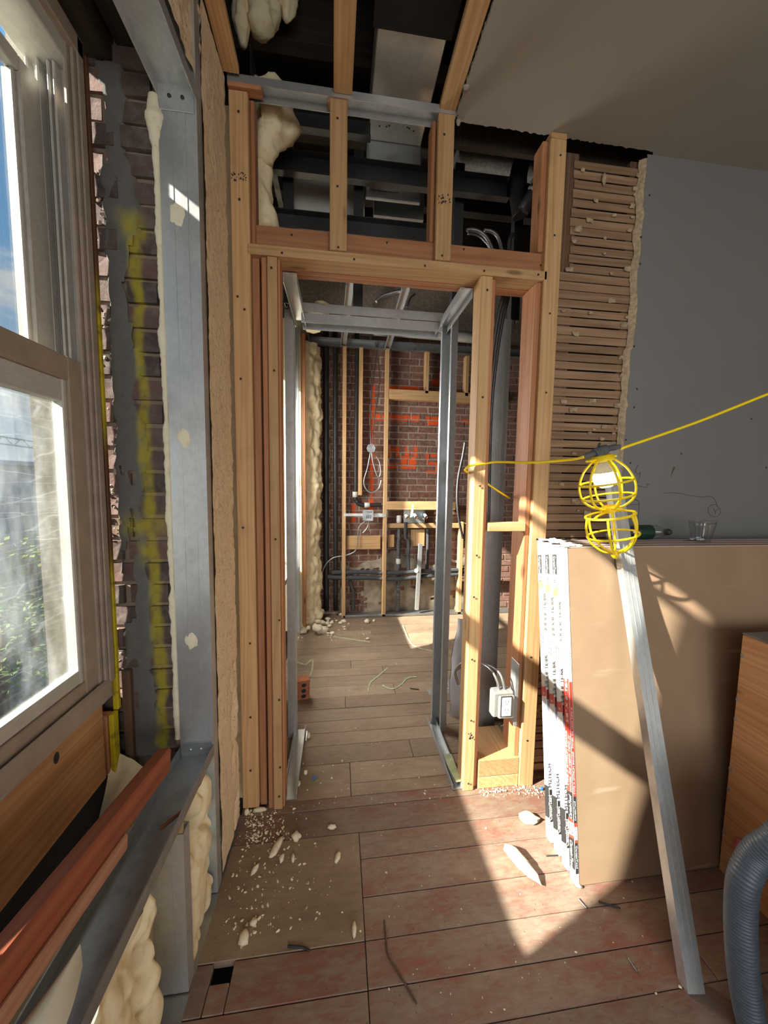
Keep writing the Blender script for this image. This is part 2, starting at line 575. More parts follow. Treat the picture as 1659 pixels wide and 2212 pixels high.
def floor_mat(name, red):
    m, t, bs = newmat(name)
    g = t.add('ShaderNodeNewGeometry').outputs['Position']
    rd = t.add('ShaderNodeObjectInfo').outputs['Random']
    off = t.add('ShaderNodeCombineXYZ'); t.link(t.math('MULTIPLY', rd, 40.0), off.inputs[0]); t.link(t.math('MULTIPLY', rd, 13.0), off.inputs[1])
    p = t.vadd(g, off.outputs[0])
    grain = t.noise(t.vmul(p, (.10, 1, 1)), 42, 4, .62)
    wear = t.noise(t.vmul(p, (.7, 1.4, 1)), 4.2, 6, .68)
    fine = t.noise(t.vmul(p, (.45, 1.5, 1)), 38, 8, .78, .6)
    if red:
        a = t.ramp(t.math('ADD', t.math('MULTIPLY', wear, .48), t.math('MULTIPLY', fine, .52)),
                   [(.36, (.25, .075, .052)), (.44, (.22, .105, .076)), (.52, (.235, .165, .122)), (.70, (.34, .265, .195))])
    else:
        a = t.ramp(t.math('ADD', t.math('MULTIPLY', wear, .5), t.math('MULTIPLY', fine, .5)),
                   [(.32, (.19, .128, .082)), (.5, (.30, .215, .145)), (.70, (.40, .305, .215))])
    a = t.mix(t.math('MULTIPLY', t.sstep(grain, .5, .8), .35), a, (.10, .065, .045))
    dust = t.math('MULTIPLY', t.sstep(t.noise(g, 2.6, 5, .7), .5, .75), .45)
    a = t.mix(dust, a, (.36, .285, .20))
    hsv = t.add('ShaderNodeHueSaturation'); t.link(t.math('ADD', t.math('MULTIPLY', rd, .3), .85), hsv.inputs['Value']); t.link(a, hsv.inputs['Color'])
    sp = t.voro(t.vmul(g, (1, 1, 0)), 30).outputs['Distance']
    a = t.mix(t.math('MULTIPLY', t.sstep(sp, .09, .05), .6), hsv.outputs[0], (.05, .035, .025))
    t.link(a, bs.inputs['Base Color'])
    t.link(t.math('ADD', t.math('MULTIPLY', fine, .35), .42), bs.inputs['Roughness'])
    bump(t, bs, t.math('ADD', t.math('MULTIPLY', grain, .5), fine), .28, .004)
    return m


FLOORM = floor_mat('worn_red_painted_boards', True)
FLOORT = floor_mat('dusty_bare_boards', False)


def brick_mat(name, paint, base=None):
    m, t, bs = newmat(name)
    g = t.add('ShaderNodeNewGeometry').outputs['Position']
    rd = t.add('ShaderNodeObjectInfo').outputs['Random']
    n = t.noise(g, 28, 5, .65)
    if base is not None:
        col = t.ramp(n, [(.25, tuple(q*.75 for q in base)), (.75, base)])
    elif paint == 'orange':
        col = t.ramp(rd, [(.0, (.15, .058, .042)), (.35, (.21, .083, .055)), (.7, (.17, .075, .06)), (1, (.26, .12, .085))])
    else:
        col = t.ramp(rd, [(.0, (.052, .036, .033)), (.5, (.095, .06, .053)), (1, (.14, .075, .062))])
    if base is None: col = t.mix(t.math('MULTIPLY', t.sstep(n, .35, .75), .55), col, tuple(q for q in ((.34, .26, .21) if paint == 'orange' else (.20, .165, .145))))
    sep = t.add('ShaderNodeSeparateXYZ'); t.link(g, sep.inputs[0])
    wob = t.math('MULTIPLY', t.math('SUBTRACT', t.noise(g, 9, 2), .5), .05)
    fz = t.sstep(t.noise(g, 60, 3), .24, .50) if paint == 'orange' else t.sstep(t.noise(g, 30, 4), .12, .58)
    if paint == 'yellow':       # a sprayed yellow line down the jamb, with two short cross marks
        xc = t.math('ADD', t.math('MULTIPLY', sep.outputs[2], -.019), -.590)
        d = t.math('ABSOLUTE', t.math('ADD', t.math('SUBTRACT', sep.outputs[0], xc), wob))
        k = t.math('MULTIPLY', t.sstep(d, .026, .006), t.sstep(sep.outputs[2], 2.32, 2.22))
        for zc, w in ((2.27, .05), (1.345, .10), (1.26, .04)):
            dz = t.math('ABSOLUTE', t.math('SUBTRACT', sep.outputs[2], zc))
            dx = t.math('ABSOLUTE', t.math('ADD', sep.outputs[0], .630))
            k = t.math('MAXIMUM', k, t.math('MULTIPLY', t.sstep(t.math('ADD', dz, wob), .06, .0), t.sstep(t.math('ADD', dx, wob), w*1.1, w*.2)))
        k = t.math('MULTIPLY', k, fz)
        col = t.mix(t.math('MULTIPLY', k, .62), col, (.46, .40, .01))
    else:                       # sprayed orange strokes: bars (x0, x1, z0, z1) on the wall
        k = None
        for x0, x1, z0, z1 in ORANGE:
            dx = t.math('MAXIMUM', t.math('SUBTRACT', x0, sep.outputs[0]), t.math('SUBTRACT', sep.outputs[0], x1))
            dz = t.math('MAXIMUM', t.math('SUBTRACT', z0, sep.outputs[2]), t.math('SUBTRACT', sep.outputs[2], z1))
            q = t.sstep(t.math('ADD', t.math('MAXIMUM', dx, dz), t.math('MULTIPLY', wob, .5)), .012, -.012)
            k = q if k is None else t.math('MAXIMUM', k, q)
        k = t.math('MULTIPLY', k, fz)
        col = t.mix(k, col, (.85, .10, .008))
    t.link(col, bs.inputs['Base Color']); bs.inputs['Roughness'].default_value = .9
    bump(t, bs, n, .5, .006)
    return m


def obar(x0, y0, x1, y1, Y=3.93):
    a = P(x0, y0, Y=Y); b = P(x1, y1, Y=Y)
    return (min(a.x, b.x), max(a.x, b.x), min(a.z, b.z), max(a.z, b.z))


ORANGE = [obar(*q) for q in ((803, 830, 810, 930), (796, 893, 906, 909), (800, 930, 806, 1105), (835, 830, 912, 845), (922, 898, 960, 918),
          (952, 870, 960, 940), (935, 815, 975, 832), (950, 800, 962, 830), (838, 960, 846, 985), (856, 962, 864, 985), (838, 968, 862, 974),
          (876, 960, 884, 985), (876, 974, 902, 980), (896, 960, 903, 985), (838, 1000, 862, 1012), (868, 985, 900, 1012), (922, 980, 952, 986),
          (922, 986, 928, 1000), (926, 998, 950, 1004), (944, 1000, 952, 1018), (922, 1016, 950, 1023), (760, 1090, 768, 1130), (790, 1088, 810, 1096), (1000, 905, 1075, 915), (1040, 830, 1075, 850))]
BRICKY = brick_mat('brick_with_yellow_paint', 'yellow')
JMORTAR = brick_mat('jamb_mortar', 'yellow', (.27, .205, .155))
PARGE = brick_mat('grey_mortar_parging', 'yellow', (.155, .15, .14))
BRICKO = brick_mat('brick_with_orange_paint', 'orange')


def glass_mat():
    m, t, bs = newmat('dirty_window_glass')
    g = t.add('ShaderNodeNewGeometry').outputs['Position']
    tr = t.add('ShaderNodeBsdfTransparent'); tr.inputs[0].default_value = (.93, .95, .95, 1)
    gl = t.add('ShaderNodeBsdfGlossy'); gl.inputs['Roughness'].default_value = .02
    df = t.add('ShaderNodeBsdfTranslucent'); df.inputs[0].default_value = (.75, .80, .82, 1)
    fr = t.add('ShaderNodeFresnel'); fr.inputs[0].default_value = 1.45
    n = t.noise(t.vmul(g, (1, 2.2, .9)), 5, 6, .65)
    sc = t.voro(t.vadd(t.vmul(g, (1, 2, 30)), t.noise(g, 3, 2)), 1.2, 'DISTANCE_TO_EDGE').outputs['Distance']
    sep = t.add('ShaderNodeSeparateXYZ'); t.link(g, sep.inputs[0])
    low = t.sstep(sep.outputs[2], 1.86, 1.72)          # the lower sash is much dirtier
    dirt = t.math('MULTIPLY', t.math('ADD', t.math('MULTIPLY', t.sstep(n, .35, .8), .07), t.math('MULTIPLY', t.sstep(sc, .02, .0), .03)), t.math('ADD', t.math('MULTIPLY', low, .9), .05))
    mx = t.add('ShaderNodeMixShader'); t.link(t.math('MULTIPLY', fr.outputs[0], .5), mx.inputs[0]); t.link(tr.outputs[0], mx.inputs[1]); t.link(gl.outputs[0], mx.inputs[2])
    m2 = t.add('ShaderNodeMixShader'); t.link(dirt, m2.inputs[0]); t.link(mx.outputs[0], m2.inputs[1]); t.link(df.outputs[0], m2.inputs[2])
    t.link(m2.outputs[0], t.n['Material Output'].inputs[0])
    t.n.remove(bs)
    return m


GLASS = glass_mat()


def clear_plastic(name, tint):
    m, t, bs = newmat(name)
    tr = t.add('ShaderNodeBsdfTransparent'); tr.inputs[0].default_value = (*tint, 1)
    gl = t.add('ShaderNodeBsdfGlossy'); gl.inputs['Roughness'].default_value = .08
    lw = t.add('ShaderNodeLayerWeight'); lw.inputs[0].default_value = .35
    mx = t.add('ShaderNodeMixShader')
    t.link(t.math('ADD', t.math('MULTIPLY', lw.outputs['Facing'], .5), .10), mx.inputs[0]); t.link(tr.outputs[0], mx.inputs[1]); t.link(gl.outputs[0], mx.inputs[2])
    t.link(mx.outputs[0], t.n['Material Output'].inputs[0]); t.n.remove(bs)
    return m


CLEAR = clear_plastic('clear_plastic', (.86, .88, .88))


def wall_paint(name, col, stain, amt):
    m, t, bs = newmat(name)
    g = t.add('ShaderNodeNewGeometry').outputs['Position']
    n = t.noise(g, 2.2, 5, .6); s = t.noise(t.vmul(g, (1.2, .6, 1)), 3.4, 6, .7)
    c = t.ramp(n, [(.3, tuple(q*.94 for q in col)), (.7, col)])
    c = t.mix(t.math('MULTIPLY', t.sstep(s, .60, .80), amt), c, stain)
    t.link(c, bs.inputs['Base Color']); bs.inputs['Roughness'].default_value = .55
    bump(t, bs, t.noise(g, 90, 3), .05, .003)
    return m


GREYWALL = wall_paint('grey_painted_wall', (.20, .198, .194), (.22, .22, .22), .3)
CEILP = wall_paint('dirty_white_ceiling_paint', (.32, .29, .245), (.17, .13, .09), .55)
PLAINWALL = wall_paint('plain_plaster', (.42, .40, .36), (.25, .22, .18), .3)

# ================================================================== SETTING
FRONT = 1.557          # front face of the stud partition
LW = -.43              # inner face of the left stud wall
R3 = Vector

# ---------- floor: boards one by one on dark joists
floor = tag(MB().box((-.60, -3.0, -.30), (3.25, 4.1, -.16)).put('floor', DARK), 'worn plank floor', kind='structure')


def plank(x0, x1, y0, y1, mat, dz=0.0):
    g = .0012
    M = axes(((x0+x1)/2, (y0+y1)/2, dz-.012), (1, 0, 0), (0, 1, 0))
    h = (y1-y0)/2-g; L = (x1-x0)/2-g
    return MB().cbox((-h, -.012, -L), (h, .012, L), .0016, M=None).put('plank', mat, floor, M)


frows = [P(788, y, Z=0).y for y in (2140, 2033, 1938, 1855, 1797, 1740)]
XJ = P(784, 1950, Z=0).x
hole = (P(447, 2110, Z=0), P(490, 2082, Z=0))
hx0, hx1 = -.378, -.318
y = frows[0]; near = []
while y > -.1:
    y2 = y-RND.uniform(.095, .125); near.append((y2, y)); y = y2
for i, (a, b) in enumerate(near):
    xs = [LW, XJ+(.0 if i < 1 else RND.uniform(-.5, .5)), RND.uniform(1.1, 1.9), 3.1]
    for x0, x1 in zip(xs, xs[1:]): plank(x0, x1, a, b, FLOORM, RND.uniform(-.0015, .001))
plank(LW, 3.1, -3.0, near[-1][0], FLOORM)
# first full row has the small square hole beside the left wall
a, b = frows[0], frows[1]; ym = b-.048
plank(LW, hx0, a, b, FLOORM); plank(hx0, hx1, a, ym, FLOORM); plank(hx1, XJ, a, b, FLOORM)
for k, (a, b) in enumerate(zip(frows, frows[1:])):
    if k > 0:
        pass
    xs = [XJ, RND.uniform(1.0, 2.0), 3.1]
    if k == 4: xs = [LW, XJ+.9, 3.1]
    for x0, x1 in zip(xs, xs[1:]): plank(x0, x1, a, b, FLOORM, RND.uniform(-.0015, .001))
tag(plank(LW, XJ, frows[1], frows[4], FLOORT, .0015), 'square plywood patch let into the boards')
brow = [FRONT+.035, P(757, 1646, Z=0).y, P(757, 1571, Z=0).y, P(757, 1524, Z=0).y]
plank(LW, 3.1, frows[5], brow[0], FLOORM)
XP = P(757, 1680, Z=0).x
tag(plank(LW, XP, brow[0], brow[1], FLOORT, -.002), 'small plywood patch in the doorway boards')
ymid = P(757, 1692, Z=0).y
plank(XP, 2.5, brow[0], ymid, FLOORT); plank(XP, 2.5, ymid, brow[1], FLOORT, -.001)
y = brow[1]; i = 0
while y < 4.0:
    w = RND.uniform(.105, .14)
    xs = [LW, (.05 if i == 4 else RND.uniform(.1, 1.2)), 2.5]
    for x0, x1 in zip(xs, xs[1:]): plank(x0, x1, y, min(4.05, y+w), FLOORT, RND.uniform(-.002, .0015))
    y += w; i += 1

# ---------- left outer wall: masonry with two window openings, brick jamb beside window one
JY = 1.26
W1 = (.37, JY, .80, 2.84); W2 = (2.45, 3.52, .80, 2.84)
b = MB()
for xo, xi in ((-.95, -.79),):
    b.box((xo, -3.0, 0), (xi, W1[0], 3.8)); b.box((xo, W1[1], 0), (xi, W2[0], 3.8)); b.box((xo, W2[1], 0), (xi, 4.15, 3.8))
    for w in (W1, W2):
        b.box((xo, w[0], 0), (xi, w[1], w[2])); b.box((xo, w[0], w[3]), (xi, w[1], 3.8))
wall_left = tag(b.put('wall_left', STONE), 'left outer masonry wall', kind='structure')
# mortar core behind the jamb bricks
MB().box((-.79, JY+.010, .30), (-.552, 1.70, 2.82)).put('mortar_core', JMORTAR, wall_left)
# jamb bricks, course by course (headers and stretchers alternate)
jb = [MB().cbox((-.5, 0, -.5), (.5, .11, .5), .04, None, .004, random.Random(s)).mesh('brick', BRICKY) for s in range(5)]
for i in range(33):
    z = .335+i*.0742
    xl, xr = -.785, -.553-RND.uniform(0, .012)
    xm = (-.662 if i % 2 else -.700)+RND.uniform(-.006, .006)
    for x0, x1 in ((xl, xm-.006), (xm+.006, xr)):
        M = Matrix.Translation(((x0+x1)/2, JY+RND.uniform(-.003, .004), z+.0371)) @ Matrix.Diagonal((x1-x0, 1, .0655, 1))
        put('brick', jb[RND.randrange(5)], wall_left, M @ Matrix.Translation((0, RND.uniform(-.003, .002), 0)))
# grey parging trowelled over the outer half of the jamb, torn away in places
def parge(u, v):
    z = .42+v*2.30; e = .035*fbm((1, z*3, 2), 1.3)+.02*fbm((5, z*11, 2), 1.0)
    x = -.718-.016*(1-u)*fbm((z*16, 3, 3), 1)+u*(.090+e*(u > .4))
    return R3((x, JY-.0045-.004*fbm((x*9, z*6, 0), 1)-(.0 if .02 < u < .98 else -.012), z))
def pkeep(u, v):
    z = .42+v*2.30
    return not (fbm((3, z*2.2, 1+u*.9), 1.0) < -.42 or z < .55)
MB().grid(8, 150, parge, True, pkeep).put('mortar_parging', PARGE, wall_left)
# ragged mortar crumbs along the sunlit slot beside the window
b = MB(); rr = random.Random(3)
for k in range(170):
    z = rr.uniform(.85, 2.45); s = rr.uniform(.002, .0055)
    if fbm((z*3, 9, 9), 1) < -.12: continue
    p = R3((rr.uniform(-.745, -.695), JY-.001, z))
    b.cbox(p-R3((s, s*.5, s)), p+R3((s, s*.5, s*rr.uniform(.6, 1.4))), s*.5, None, s*.3, rr)
tag(b.put('mortar_crumbs', MORTAR, wall_left), kind='stuff')
# dark lintel timbers over window one and the rough inside of the wall below it
lumber('lintel', DARKWOOD, wall_left, (-.79, -.4, 2.73), (-.67, 1.6, 2.90))
lumber('lintel', DARKWOOD, wall_left, (-.66, -.4, 2.78), (-.555, 1.6, 2.94))
MB().box((-.788, -.4, .0), (-.762, 1.30, .56)).put('rough_spandrel', DARK, wall_left)
MB().box((-.79, -.6, .0), (-.552, .36, 2.62)).put('near_jamb', PARGE, wall_left)

# ---------- window one: double-hung, lower sash in front, upper sash slipped a little
win = tag(put('window_1', None), 'old double-hung window with taupe lower sash and grey tracks', kind='structure')
fy = 1.205
lumber('jamb', ALU, win, (-.828, fy-.012, .84), (-.735, fy+.0165, 2.70))
lumber('jamb', ALU, win, (-.845, .375, .84), (-.70, .41, 2.64))
for x0, x1, y0 in ((-.742, -.732, 1.160), (-.732, -.723, 1.172), (-.723, -.717, 1.184)):
    lumber('stop', WVINYL, win, (x0, y0, .85), (x1, fy+.004, 2.712))
for x0 in (-.838, -.812, -.786, -.772):
    lumber('track', ALU, win, (x0, 1.165, 1.80), (x0+.007, fy-.012, 2.62))
lumber('track', GREYP, win, (-.800, 1.183, 1.80), (-.789, fy-.012, 2.62))
lumber('head', ALU, win, (-.845, .375, 2.622), (-.735, fy, 2.73))
lumber('stop', WVINYL, win, (-.742, .375, 2.665), (-.717, fy+.004, 2.715))
lumber('sill', WVINYL, win, (-.845, .37, .795), (-.722, fy+.0, .850), .006)
tag(lumber('sill_nosing', WVINYL, win, (-.735, .37, .806), (-.716, fy-.012, .866), .008), 'scratched dirty stool edge')
lo = put('lower_sash', None, win)
for q0, q1 in (((-.768, 1.110, .845), (-.738, 1.180, 1.83)), ((-.768, .41, .845), (-.738, .46, 1.83)),
               ((-.768, .46, 1.765), (-.738, 1.110, 1.83)), ((-.768, .46, .845), (-.738, 1.110, .90))):
    lumber('rail', WVINYL, lo, q0, q1)
for q0, q1 in (((-.775, 1.096, .885), (-.745, 1.111, 1.775)), ((-.775, .46, 1.705), (-.748, 1.098, 1.766)), ((-.775, .46, .90), (-.745, 1.098, .940))):
    lumber('bead', ALU, lo, q0, q1)
MB().box((-.762, .45, .89), (-.759, 1.112, 1.78)).put('pane', GLASS, lo)
up = put('upper_sash', None, win)
for q0, q1 in (((-.835, 1.105, 1.775), (-.806, 1.182, 2.562)), ((-.835, .41, 1.775), (-.806, .46, 2.562)),
               ((-.835, .46, 1.775), (-.806, 1.105, 1.815)), ((-.835, .46, 2.522), (-.806, 1.105, 2.562))):
    lumber('rail', ALU, up, q0, q1)
lumber('bead', ALU, up, (-.842, 1.094, 1.815), (-.815, 1.106, 2.522))
MB().box((-.824, .45, 1.80), (-.821, 1.108, 2.53)).put('pane', GLASS, up)
# yellow-sprayed edge board beside the frame
def yellowmat():
    m, t, bs = newmat('yellow_sprayed_wood')
    g = t.add('ShaderNodeNewGeometry').outputs['Position']; sep = t.add('ShaderNodeSeparateXYZ'); t.link(g, sep.inputs[0])
    k = t.math('MAXIMUM', t.sstep(sep.outputs[2], 1.30, 1.12), t.math('MULTIPLY', t.sstep(sep.outputs[2], 1.55, 1.75), t.sstep(sep.outputs[2], 2.15, 1.95)))
    c = t.mix(t.math('MULTIPLY', k, t.sstep(t.noise(g, 20, 4), .22, .5)), (.13, .055, .025), (.62, .50, .01))
    t.link(c, bs.inputs['Base Color']); bs.inputs['Roughness'].default_value = .7
    return m
YW = yellowmat()
tag(lumber('edge_board', YW, win, (-.738, fy+.0168, .735), (-.720, fy+.033, 2.70)), 'board edge sprayed yellow')

# ---------- window two, in the back room's left wall
win2 = tag(put('window_2', None), 'double-hung window of the back room', kind='structure')
for q0, q1 in (((-.86, 2.45, .80), (-.78, 2.49, 2.85)), ((-.86, 3.48, .80), (-.78, 3.52, 2.85)), ((-.86, 2.49, 2.68), (-.78, 3.48, 2.84)), ((-.86, 2.49, .80), (-.74, 3.48, .85))):
    lumber('jamb', ALU, win2, q0, q1)
for q0, q1 in (((-.82, 2.53, 1.76), (-.79, 3.45, 1.82)), ((-.82, 2.49, .85), (-.79, 3.48, .90)), ((-.82, 2.49, .9), (-.79, 2.53, 2.66)), ((-.82, 3.45, .9), (-.79, 3.48, 2.66))):
    lumber('rail', WVINYL, win2, q0, q1)
MB().box((-.812, 2.52, .89), (-.809, 3.46, 2.66)).put('pane', GLASS, win2)

# ---------- brick back wall of the back room
BY = 3.97
wall_back = tag(MB().box((-.60, BY+.006, -.1), (2.6, BY+.2, 3.8)).put('wall_back', MORTAR), 'old red brick wall of the back room', kind='structure')
ob = [MB().cbox((-.5, 0, -.5), (.5, .05, .5), .04, None, .004, random.Random(50+s)).mesh('brick', BRICKO) for s in range(6)]
cands = []
for i in range(42):
    z = .02+i*.0725; x = -.42-(.105 if i % 2 else 0)
    while x < 2.3:
        w = .205 if i % 6 else .1
        cands.append((x, z, w)); x += w+.011
def dist(c):
    q = R3((c[0]+c[2]/2-.62, (c[1]-1.35)*.55, 0)); return q.length
cands.sort(key=dist)
rest = MB()
for k, (x, z, w) in enumerate(cands):
    M = Matrix.Translation((x+w/2, BY+RND.uniform(-.003, .002), z+.034)) @ Matrix.Diagonal((w, 1, .0615, 1))
    if k < 292:
        put('brick', ob[RND.randrange(6)], wall_back, M)
    else:
        rest.cbox((-.5, 0, -.5), (.5, .05, .5), .045, M)
tag(rest.put('bricks', BRICKO, wall_back), kind='stuff')
# rough cement render left on its foot
def rend(u, v):
    x = .02+u*1.55; top = .62+.16*fbm((x*2.3, 4, 1), 1)
    z = v*top
    return R3((x, BY-.010-.010*fbm((x*7, z*5, 0), 1), z))
MB().grid(46, 20, rend, True, lambda u, v: fbm((u*4.0, v*2.2, 7), 1.0) > -.28).put('cement_render', CONC, wall_back)

# ---------- right part of the dividing wall: lath, torn plaster edge, grey paint
wall_right = tag(MB().box((1.40, 1.64, 0), (3.25, 1.70, 3.8)).put('wall_right', DARK), 'dividing wall with bare lath and grey painted plaster', kind='structure')
lumber('old_stud', OLDWOOD, wall_right, (.985, 1.622, 0), (1.075, 1.72, 2.99))
lumber('old_stud', OLDWOOD, wall_right, (1.33, 1.622, 0), (1.40, 1.72, 2.99))
MB().box((1.0, 1.74, 0), (1.45, 1.76, 3.8)).put('dark_backing', DARK, wall_right)
z = 2.955; k = 0
while z > .02:
    h = RND.uniform(.0325, .0365); x0 = (1.047 if k < 12 else 1.000)+RND.uniform(-.006, .006)
    if z < 1.25: x0 = .972+RND.uniform(-.006, .010)
    q = lumber('lath', LATHM, wall_right, (x0, 1.6155+RND.uniform(-.0015, .0015), z-h), (1.385, 1.6215, z), .0015)
    if k > 26 and RND.random() < .12: pass
    z -= RND.uniform(.0385, .0415); k += 1
b = MB(); rr = random.Random(11)        # plaster keys squeezed between laths
for k in range(120):
    zz = rr.uniform(.05, 2.95); xx = rr.uniform(1.0, 1.38) if zz > 1.2 else rr.uniform(.972, 1.0); s = rr.uniform(.004, .011)
    if rr.random() < .45: xx = rr.uniform(1.33, 1.385)
    p = R3((xx, 1.609, zz)); b.cbox(p-R3((s*1.6, .005, s)), p+R3((s*1.6, .004, s)), s*.6, None, s*.4, rr)
tag(b.put('plaster_keys', PLASTER, wall_right), kind='stuff')
lump('plaster_blob', PLASTER, wall_right, (1.19, 1.606, 2.885), (.011, .008, .026), 4)
def edgeX(z): return 1.386+.010*fbm((z*5, 1, 3), 1.0)+.006*fbm((z*21, 1, 9), 1)-.012*(z < 2.15)
def pe(u, v):
    z = v*2.985; x1 = edgeX(z); x0 = x1-.026-.012*fbm((z*8, 6, 2), 1)
    uu = u*u; return R3((x0+(x1-x0)*u, 1.611-.018*math.sin(u*math.pi/2)+.003*fbm((u*3, z*30, 1), 1), z))
MB().grid(6, 240, pe).put('plaster_edge', PLASTER, wall_right)
def gw(u, v):
    z = v*3.0; x0 = edgeX(z)-.002
    return R3((x0+(3.2-x0)*u, 1.592, z))
MB().grid(6, 240, gw, False).put('grey_plaster', GREYWALL, wall_right)
b = MB()                                # screw holes in the grey plaster
for x, y in ((1403, 422), (1385, 512), (1383, 570), (1370, 748), (1370, 880), (1352, 950), (1362, 1000), (1623, 905), (1655, 1010), (1376, 840), (1472, 980)):
    p = P(x, y, Y=1.5915); b.cbox(p-R3((.004, .0012, .004)), p+R3((.004, .0006, .004)), .0015)
tag(b.put('screw_holes', INKK, wall_right), kind='stuff')
PENCIL = plain('pencil_line', (.07, .07, .075), .7, 0, .1, 30)
def scrawl(pts, r=.0011, name='pencil_mark', mat=PENCIL):
    MB().tube(spline([P(x, y, Y=1.5912) for x, y in pts], 5), r, 4).put(name, mat, wall_right)
scrawl([(1433, 1065), (1462, 1065), (1495, 1071), (1520, 1074), (1533, 1072), (1545, 1080), (1549, 1094)])
scrawl([(1549, 1093), (1557, 1103), (1553, 1113), (1540, 1116), (1531, 1108), (1531, 1096), (1540, 1090), (1549, 1091)])
scrawl([(1541, 1097), (1545, 1104), (1551, 1099)]); scrawl([(1546, 1104), (1545, 1111)])
scrawl([(1372, 1043), (1380, 1041)]); scrawl([(1376, 1038), (1377, 1048), (1396, 1053)]); scrawl([(1397, 1053), (1399, 1045)]); scrawl([(1396, 1047), (1403, 1046)])
scrawl([(1360, 1076), (1375, 1080), (1381, 1090), (1377, 1130)]); scrawl([(1363, 1090), (1381, 1089)])
scrawl([(1373, 1018), (1378, 1024), (1384, 1020), (1380, 1036)]); scrawl([(1378, 1004), (1371, 1022)])
STAIN = plain('brown_smear', (.13, .10, .05), .8, 0, .2, 40)
MB().tube(spline([P(x, y, Y=1.5914) for x, y in ((1457, 1009), (1453, 1018), (1449, 1030))], 4), .003, 5, True, [.004, .004, .004, .004, .003, .002, .0015, .001, .0006]).put('brown_smear', STAIN, wall_right)

# ---------- ceiling board with torn edges, attic above it
ce = []
for i in range(60):
    t = i/59; p = P(1068-83*t, 250*t, Z=3.0)
    ce.append((p.x+.004*fbm((t*18, 2, 1), 1)+.003*fbm((t*60, 2, 1), 1), p.y))
ce.insert(0, (ce[0][0]+.006, -3.0))
for i in range(90):
    t = i/89; x = .50+t*.90
    ce.append((x, 1.572+.006*t+.006*fbm((x*16, 5, 1), 1)+.007*fbm((x*50, 5, 1), 1)))
ce += [(1.42, 1.60), (3.2, 1.60), (3.2, -3.0)]
ceiling = tag(MB().prism(ce, 3.0, 3.014).put('ceiling', CEILP), 'torn dirty white ceiling board', kind='structure')
lump('torn_paper', CEILP, ceiling, P(990, 262, Y=1.565), (.010, .006, .018), 8)
lump('torn_paper', CEILP, ceiling, P(1008, 188, Z=3.0), (.014, .010, .008), 18)
MB().box((-1.0, -3.1, 3.80), (3.3, 4.2, 3.86)).put('attic_deck', DARKWOOD, ceiling)
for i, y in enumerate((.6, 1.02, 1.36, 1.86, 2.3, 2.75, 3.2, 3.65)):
    lumber('attic_joist', DARKWOOD, ceiling, (-.80, y, 3.52), (3.2, y+.07, 3.79))
MB().box((.5, 1.705, 3.03), (3.2, 1.73, 3.8)).put('attic_baffle', DARKWOOD, ceiling)
# unseen enclosure: the rest of the room and the back room's right side
wall_side = tag(MB().box((3.2, -3.0, 0), (3.28, 1.7, 3.8)).put('wall_side', PLAINWALL), 'plain side wall of the room', kind='structure')
tag(MB().box((2.45, 1.7, 0), (2.55, 4.1, 3.8)).put('wall_far_side', DARK), 'side wall of the back room', kind='structure')
b = MB(); b.box((-1.0, -3.08, 0), (3.28, -2.85, .55)); b.box((-1.0, -3.08, 2.6), (3.28, -2.85, 3.8)); b.box((-1.0, -3.08, .55), (-.65, -2.85, 2.6)); b.box((2.05, -3.08, .55), (3.28, -2.85, 2.6))
tag(b.put('wall_rear', PLAINWALL), 'rear wall with a wide window', kind='structure')

# ================================================================== FRAMING
HOLES = MB()


def nails(pts, Y=FRONT-.0012):
    for x, y in pts:
        p = P(x, y, Y=Y); HOLES.cbox(p-R3((.0042, .001, .0042)), p+R3((.0042, .001, .0042)), .0018)


tf = thing('timber_door_frame', 'pine and red fir stud framing around the doorway to the back room', 'wall frame', (.27, FRONT, 0))
D = .088
lumber('stud', PINE, tf, (-.424, FRONT, .02), (-.353, FRONT+D, 2.985))
tag(lumber('stud', FIR, tf, (-.352, FRONT+.022, .01), (-.323, FRONT+D, 2.395)), 'darker fir king stud set back beside the left post')
tag(lumber('stud', FIR, tf, (-.352, FRONT+.03, 2.435), (-.335, FRONT+D, 2.985)), 'narrow dark fir upper stud')
tag(lumber('stud', FIR, tf, (-.313, FRONT+.010, 0), (-.292, FRONT+D, 2.394)), 'reddish back board of the left jamb')
lumber('stud', PINE, tf, (-.289, FRONT, 0), (-.250, FRONT+D, 2.394))
tag(lumber('stud', FIR, tf, (-.2495, FRONT+.012, .0), (-.241, FRONT+D, 2.394)), 'red fir side of the left jamb')
# header: flat plate, fir header board on it, fir boards under it
lumber('header_plate', PINE, tf, (-.362, FRONT-.004, 2.395), (.908, FRONT+D, 2.434))
tag(lumber('header_board', FIR, tf, (-.335, FRONT+.022, 2.4345), (.894, FRONT+.058, 2.522)), 'dark red fir header board on edge')
tag(lumber('header_plate', FIR, tf, (-.30, FRONT+D+.002, 2.395), (.905, FRONT+.124, 2.434)), 'second fir plate of the header')
tag(lumber('header_plate', FIR, tf, (-.30, FRONT+.127, 2.399), (.905, FRONT+.160, 2.437)), 'third fir plate of the header')
lumber('cripple_stud', PINE, tf, (-.040, FRONT-.012, 2.4345), (.029, FRONT+.021, 2.995))
lumber('cripple_stud', PINE, tf, (.398, FRONT-.012, 2.4345), (.466, FRONT+.021, 3.0))
tag(lumber('cripple_stud', FIR, tf, (.380, FRONT+.022, 2.523), (.398, FRONT+D, 3.0)), 'fir side board behind the right cripple')
tag(lumber('shim', FIR, tf, (-.050, FRONT-.006, 2.985), (.030, FRONT+.03, 3.003)), 'small fir shim over the middle cripple')
tag(lumber('shim', FIR, tf, (-.425, FRONT-.012, 2.987), (-.300, FRONT+.03, 3.003)), 'thin fir shim over the left post')
